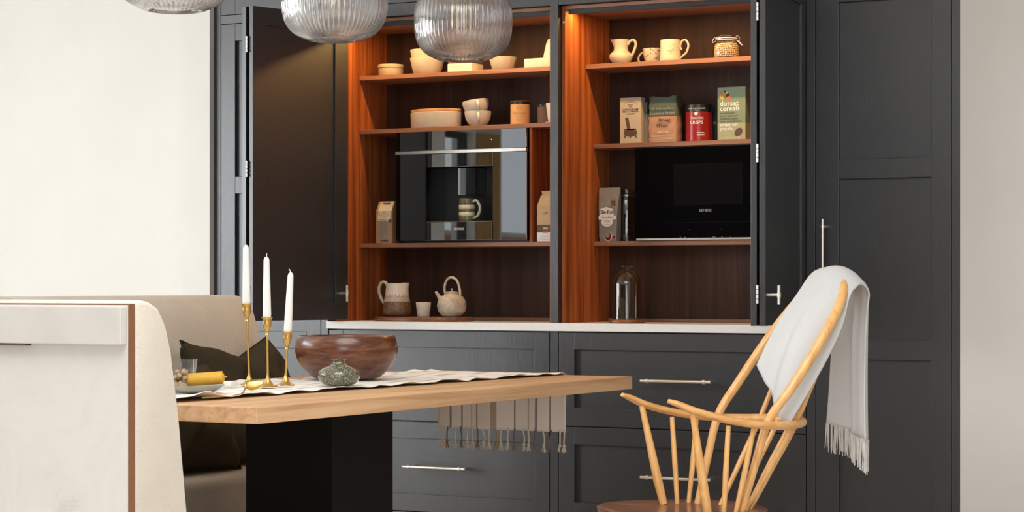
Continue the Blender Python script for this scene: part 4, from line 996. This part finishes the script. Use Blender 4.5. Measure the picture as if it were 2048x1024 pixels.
for sg in (-1, 1): tube(bm, catmull([(sg*.045, -.004, .070), (sg*.056, -.006, .066), (sg*.056, 0, .080), (sg*.046, 0, .088), (sg*.040, 0, .086)], 5), .0014, 6)
tube(bm, [(.050, -.006, .066), (.072, -.012, .048)], .0016, 6); tube(bm, [(.050, .004, .068), (.070, -.002, .050)], .0016, 6); mk('wire_clip', bm, 'hinge_steel', t, True)

bm = nb(); random.seed(5)
for ring, zc in ((r_, z) for z in [.008+.0078*i for i in range(7)] for r_ in (.0445, .036)):
    n_ = int(2*PI*ring/.0092); off = random.random()*6
    lim = {True: 1, False: .9}[zc < .05]
    for i in range(n_):
        a = 2*PI*i/n_+off; rr = ring*lim if zc > .045 else ring*(.96 if zc < .012 else 1)
        mtx = Matrix.Translation((rr*math.cos(a), rr*math.sin(a), zc+random.uniform(-.001, .001)))
        bmesh.ops.create_icosphere(bm, subdivisions=1, radius=.0047, matrix=mtx)
o = mk('chickpeas', bm, 'chickpea', t, True, auto=180); o['kind'] = 'stuff'

# --- right bay, second shelf
Y2 = .295
def px_box(u0, u1, Y): a, b2 = onY(u0, 570, Y).x, onY(u1, 570, Y).x; return (a+b2)/2, (b2-a)/2
cx, w2 = px_box(1240, 1282, Y2+.008); H = 91*mpp((cx, Y2, S2R))
t = thing('biscuit_carton', 'slim buff biscuit carton with an engraved cauldron picture', 'carton', (cx, Y2+.008, S2R+.0006))
bm = nb(); box(bm, -w2, w2, 0, .042, 0, H); mk('body', bm, 'carton_buff', t, bevel=.0008)
text('LINSEED & SESAME', .0092, t, 'print_black', (0, -.0004, H*.735), bold=.0001, sx=.92); text('SEED FLATBREADS', .0092, t, 'print_black', (0, -.0004, H*.69), bold=.0001, sx=.92); lines(t, 'print_brown', -.02, .02, [H*.632, H*.65], -.0001)
bm = nb()
for i in range(12):
    a0, a1 = PI*.15+PI*.7*i/12, PI*.15+PI*.7*(i+1)/12
    tube(bm, [(.030*math.cos(a0), -.0004, H*.80+.020*math.sin(a0)), (.030*math.cos(a1), -.0004, H*.80+.020*math.sin(a1))], .0005, 4)
for i in range(5): tube(bm, [(-.012+.003*i*.6, -.0004, H*.845-.003*i), (.012-.003*i*.6, -.0004, H*.845-.003*i)], .0004, 4)
mk('emblem', bm, 'print_brown', t)
patch('picture', 'print_brown', t, [(-.024, H*.55), (-.010, H*.57), (.0, H*.30), (-.014, H*.29)], -.0002)
patch('picture', 'print_brown', t, ell(0, H*.225, .030, .016), -.0004); patch('picture', 'print_brown', t, [(-.030, H*.285), (.028, H*.285), (.024, H*.315), (-.026, H*.315)], -.0004)
for x in (-.022, 0, .022): patch('picture', 'print_brown', t, [(x-.002, H*.20), (x+.002, H*.20), (x*1.15+.003, H*.115), (x*1.15-.004, H*.11)], -.0003)
# dark jar seen between carton and flour
p = at(1293, Y2+.07, S2R)
t = tin('tea_caddy', 'narrow dark caddy squeezed behind the biscuit carton and flour bag', p, .022, .168, 'bag_grey', 'tin_black', .05)
# flour bag
cx, w2 = px_box(1296, 1353, Y2+.012); H = 91*mpp((cx, Y2, S2R))
t = thing('flour_bag', 'crumpled paper flour bag, green above blush, on the second shelf', 'bag', (cx, Y2+.012, S2R+.0006))
random.seed(9)
def bagmesh(z0, z1, seed, rows=10):
    bm = nb(); rnd = random.Random(seed); prev = None
    for j in range(rows+1):
        z = z0+(z1-z0)*j/rows; sq = 1-.04*max(0, (z-H*.85)/(H*.15)); ring = []
        for i in range(28):
            a = 2*PI*i/28; c, s = math.cos(a), math.sin(a); e = .28
            x = w2*sq*math.copysign(abs(c)**e, c); y = .033*(1+math.copysign(abs(s)**e, s)*(1-.15*(z/H)**6))
            rnd2 = math.sin(i*5.3+z*140)*.0012+math.sin(i*2.1-z*90)*.0010
            top = .004*math.sin(i*1.7)+.003*math.sin(i*3.1) if abs(z-H) < 1e-6 else 0
            ring.append(bm.verts.new((x+rnd2, y+rnd2, z+top)))
        if prev:
            for i in range(28): bm.faces.new((prev[i], prev[(i+1) % 28], ring[(i+1) % 28], ring[i]))
        prev = ring; 
        if j == 0: bm.faces.new(ring[::-1])
    c0 = bm.verts.new((0, .033, z1-.004*(z1 == H))); 
    for i in range(28): bm.faces.new((prev[i], prev[(i+1) % 28], c0))
    return bm
mk('body', bagmesh(0, H*.565, 1), 'paper_blush', t, True, auto=50); mk('upper', bagmesh(H*.5655, H, 2), 'paper_green', t, True, auto=50)
text('The Waitrose Farm', .0125, t, 'print_grey', (0, -.0028, H*.735)); text('Leckford Estate', .017, t, 'print_grey', (0, -.0028, H*.63), shear=.35)
text('Strong', .020, t, 'print_black', (.008, -.0028, H*.485), shear=.4); text('White', .020, t, 'print_black', (-.002, -.0028, H*.365), shear=.4); text('BREAD FLOUR', .0075, t, 'print_white', (.005, -.0028, H*.215))
for i in range(4): 
    o = patch('print_line', 'carton_cream', t, [(-.045, H*(.15-.03*i)), (.045, H*(.15-.03*i)), (.045, H*(.157-.03*i)), (-.045, H*(.157-.03*i))], -.0022)
# crisps tin
p = at(1398.5, Y2+.062, S2R)
H = 73*mpp(p); R = 27*mpp(p)
t = tin('crisps_tin', 'glossy red crisps drum with a black top', p, R, H, 'tin_red', 'tin_black', H*.20)
B = R+.0006
text('YORKSHIRE', .0125, t, 'print_white', (0, 0, H*.62), bend=(B, .010), sx=.9); text('CRISPS', .0185, t, 'print_white', (0, 0, H*.50), bend=(B, .010), bold=.0003)
text('SWEET & CARAMELISED', .0068, t, 'print_white', (0, 0, H*.885), bend=(R+.0012, .010)); text('ONION', .0068, t, 'print_white', (0, 0, H*.835), bend=(R+.0012, .010)); lines(t, 'print_white', -.016, .016, [H*.12, H*.17, H*.22], 0, .0022, R=B, off=.028)
bm = nb()
for k_ in range(5):
    a = PI/2+2*PI*k_/5; e_ = [(.0045*math.cos(a)+x, .0045*math.sin(a)+z) for x, z in ell(0, 0, .0034, .0034, 10)]
    bm.faces.new([bm.verts.new(((R+.0014)*math.sin((x+.009)/R), -(R+.0014)*math.cos((x+.009)/R), H*.745+z)) for x, z in e_])
mk('emblem', bm, 'print_white', t)
bxc, _ = px_box(1424, 1470, Y2+.082); 
t = thing('black_carton', 'slim black carton behind the cereal carton and the crisps drum', 'carton', (bxc+.004, Y2+.105, S2R+.0006))
bm = nb(); box(bm, -.052, .052, -.024, .024, 0, H*.95); mk('body', bm, 'tin_black', t, bevel=.001)
bm = nb(); box(bm, -.0521, .0521, -.0241, .0241, H*.95, H*.97); mk('lid', bm, 'print_brown', t, bevel=.001)
text('PS', .016, t, 'print_grey', (-.040, -.0244, H*.5))
# cereal carton
cx, w2 = px_box(1435, 1491, Y2+.01); H = 106*mpp((cx, Y2, S2R)); W = 2*w2
t = thing('cereal_carton', 'tall sage-green cereal carton with coloured seeds and white lettering', 'carton', (cx, Y2+.01, S2R+.0006))
bm = nb(); box(bm, -w2, w2, 0, .055, H*.32, H); mk('body', bm, 'carton_sage', t, bevel=.0008)
bm = nb(); box(bm, -w2, w2, 0, .055, 0, H*.3195); mk('lower_body', bm, 'carton_sage_lit', t, bevel=.0008)  # lighter, warmer sage: LED light on the lower carton put into the colour
for x, z, a, b2, r_, m_ in ((.13, .80, .10, .035, -.5, 'seed_yellow'), (.20, .865, .075, .03, -.8, 'seed_orange'), (.36, .785, .10, .035, .5, 'seed_orange'), (.33, .845, .07, .026, .6, 'print_black'), (.31, .885, .05, .02, -.6, 'seed_yellow'), (.235, .915, .04, .018, -.9, 'print_black'), (.72, .14, .16, .066, .75, 'print_brown')):
    patch('seed', m_, t, ell((x-.5+.03)*W, z*H, a*W, b2*H, 18, r_), -.0002-(.0003 if m_ == 'print_black' else 0))
def ctext(s, sz, z, m_, b2=0): return text(s, sz, t, m_, (-w2+.010, -.0004, z*H), 'LEFT', bold=b2)
ctext('dorset', .030, .685, 'print_white', .0003); ctext('cereals', .030, .590, 'print_white', .0003)
for i, s in enumerate(('bursting with', 'jumbo oats and', 'sunflower seeds,', 'this is our delicious')): ctext(s, .0118, .505-.052*i, 'print_brown')
ctext('simply oat', .0185, .285, 'print_white', .0002); ctext('granola', .0185, .210, 'print_white', .0002); ctext('the breakfast pioneers 500g', .0078, .035, 'print_white')

# --- right bay, microwave shelf
bm = nb(); cx = at(1220, Y2+.030, S3)
t = thing('mix_bag', 'grey foil baking bag with a white scroll label beside the glass jar', 'bag', cx)
k = mpp(cx); w_t, w_b, H = .0470, .0365, 107*k
rows = [(w_b, .018, 0), (w_b+.002, .022, .02), (w_t-.004, .016, H*.7), (w_t, .004, H*.94), (w_t, .002, H)]
rr = [[bm.verts.new(q) for q in ((-a, -b2, z), (0, -b2*1.25, z), (a, -b2, z), (a, b2, z), (-a, b2, z))] for a, b2, z in rows]
for A, B_ in zip(rr, rr[1:]):
    for i in range(5): bm.faces.new((A[i], A[(i+1) % 5], B_[(i+1) % 5], B_[i]))
bm.faces.new(rr[0][::-1]); bm.faces.new(rr[-1]); mk('body', bm, 'bag_grey', t, True, auto=25)
fy = -.0275
patch('label', 'bag_label', t, [(-.038, H*.40), (.042, H*.40), (.042, H*.475), (.030, H*.48), (.026, H*.60), (-.004, H*.64), (-.030, H*.60), (-.034, H*.48), (-.038, H*.475)], fy); patch('label', 'bag_label', t, ell(0, H*.36, .026, .020), fy+.0002)
text('Be-Ro', .022, t, 'print_black', (-.002, fy-.0008, H*.545), bold=.0004); text('Home Baked', .0105, t, 'jam_red', (0, fy-.0008, H*.445), shear=.3); text('Recipe', .0095, t, 'print_black', (0, fy-.0008, H*.375)); lines(t, 'print_black', -.008, .012, [H*.31], fy-.0006)
patch('picture', 'carton_cream', t, ell(.004, H*.085, .017, .019), fy+.003); patch('picture', 'jam_red', t, ell(.004, H*.085, .0135, .0155), fy+.0022); patch('picture', 'jam_red', t, ell(.029, H*.075, .005, .005), fy+.003)
bm = nb()
for i in range(5):
    x = .018+.0045*i; z = H*.66; tube(bm, [(x, fy, z), (x, fy-.0004, z+.022+.004*math.sin(i*.8))], .0008, 4); tube(bm, [(.017, fy, z+.002+.005*i), (.037, fy-.0003, z+.002+.005*i)], .0008, 4)
mk('picture', bm, 'jam_red', t)
p = at(1253, Y2+.0955, S3)
t = thing('storage_jar', 'tall empty wire-clip glass jar between bag and microwave', 'jar', p)
outer = [(.037, 0), (.041, .003), (.042, .010), (.042, .165), (.039, .178), (.035, .184), (.035, .194)]
bm = nb(); lathe(bm, shell_prof(outer, .0025), 44); mk('body', bm, 'clear_glass', t, True)
bm = nb(); lathe(bm, [(0, .197), (.037, .197), (.0385, .200), (.037, .211), (.03, .214), (0, .214)], 40); mk('lid', bm, 'clear_glass', t, True)
bm = nb(); lp = [(.038*math.cos(a), .038*math.sin(a), .188) for a in [2*PI*i/24 for i in range(25)]]; tube(bm, lp, .0013, 6)
tube(bm, catmull([(-.038, -.004, .188), (-.050, -.008, .182), (-.053, -.006, .200), (-.040, 0, .208)], 5), .0014, 6); tube(bm, catmull([(-.038, .004, .186), (-.046, .006, .180), (-.048, .004, .200), (-.040, .004, .206)], 5), .0014, 6); mk('wire_clip', bm, 'hinge_steel', t, True)
# microwave
YW = .272; wx0 = onY(1270, 570, YW).x; wx1 = wx0+.594
mw = thing('microwave_oven', 'built-in black microwave oven with a dark window', 'microwave', ((wx0+wx1)/2, .35, S3))
def WX(u_): return onY(u_, 570, YW).x
def WZ(u_, v_): return onY(u_, v_, YW).z
zt, zm, zb_ = S2R-.0195, WZ(1385, 444.5), S3+.0015
bx('body', 'black_metal', mw, wx0+.006, wx1-.006, YW+.022, .43, zb_, zt)
d = bx('door', 'black_glass_dull', mw, wx0, wx1, YW, YW+.021, zm+.001, zt-.004, .0015)
bx('window', 'oven_window', d, WX(1347), WX(1484), YW-.0006, YW+.004, WZ(1415, 410), WZ(1415, 326), .0004)
bx('control_panel', 'black_glass_dull', mw, wx0, wx1, YW+.0005, YW+.021, zb_+.009, zm-.001, .0015); bx('base_strip', 'hinge_steel', mw, wx0+.004, wx1-.004, YW+.002, YW+.020, zb_, zb_+.008, .001)
tx = WX(1410.5); text('SIEMENS', .0145, mw, 'print_grey', Vector((tx, YW-.0004, WZ(1410, 421)))-mw.location)
for u_, v_, s in ((1361, 475, 'O'), (1370, 475, 'M'), (1394, 475, '-'), (1428, 474, 'OO'), (1444, 474, 'O'), (1452, 474, '-'), (1461, 474, '3'), (1379, 459, '<'), (1443, 458, '>')): text(s, .0075, mw, 'print_grey', Vector((WX(u_), YW-.0001, WZ(u_, v_)))-mw.location, name='symbol')
# glass cloche
p = at(1254, .12, ZW)
k = mpp(p)
t = thing('cloche', 'smoky glass bell cloche on a wooden base on the worktop', 'cloche', p)
bm = nb(); lathe(bm, [(0, 0), (.068, 0), (.071, .003), (.071, .010), (.066, .014), (0, .014)], 48); mk('base', bm, 'board_wood', t, True)
outer = [(.0575, .0145), (.0575, .150), (.054, .172), (.045, .190), (.032, .203), (.020, .209), (.014, .213), (.014, .217), (.024, .221), (.026, .2245), (.020, .227), (.001, .227)]
bm = nb(); P = [(v.x, v.z) for v in catmull([Vector((r_, 0, z)) for r_, z in outer], 2)]
inn = [(.0010, .205), (.020, .202), (.031, .1985), (.0435, .187), (.052, .171), (.0553, .150), (.0553, .0145)]
lathe(bm, P+inn+[P[0]], 48); bmesh.ops.remove_doubles(bm, verts=bm.verts, dist=1e-6); mk('dome', bm, 'smoke_glass', t, True)
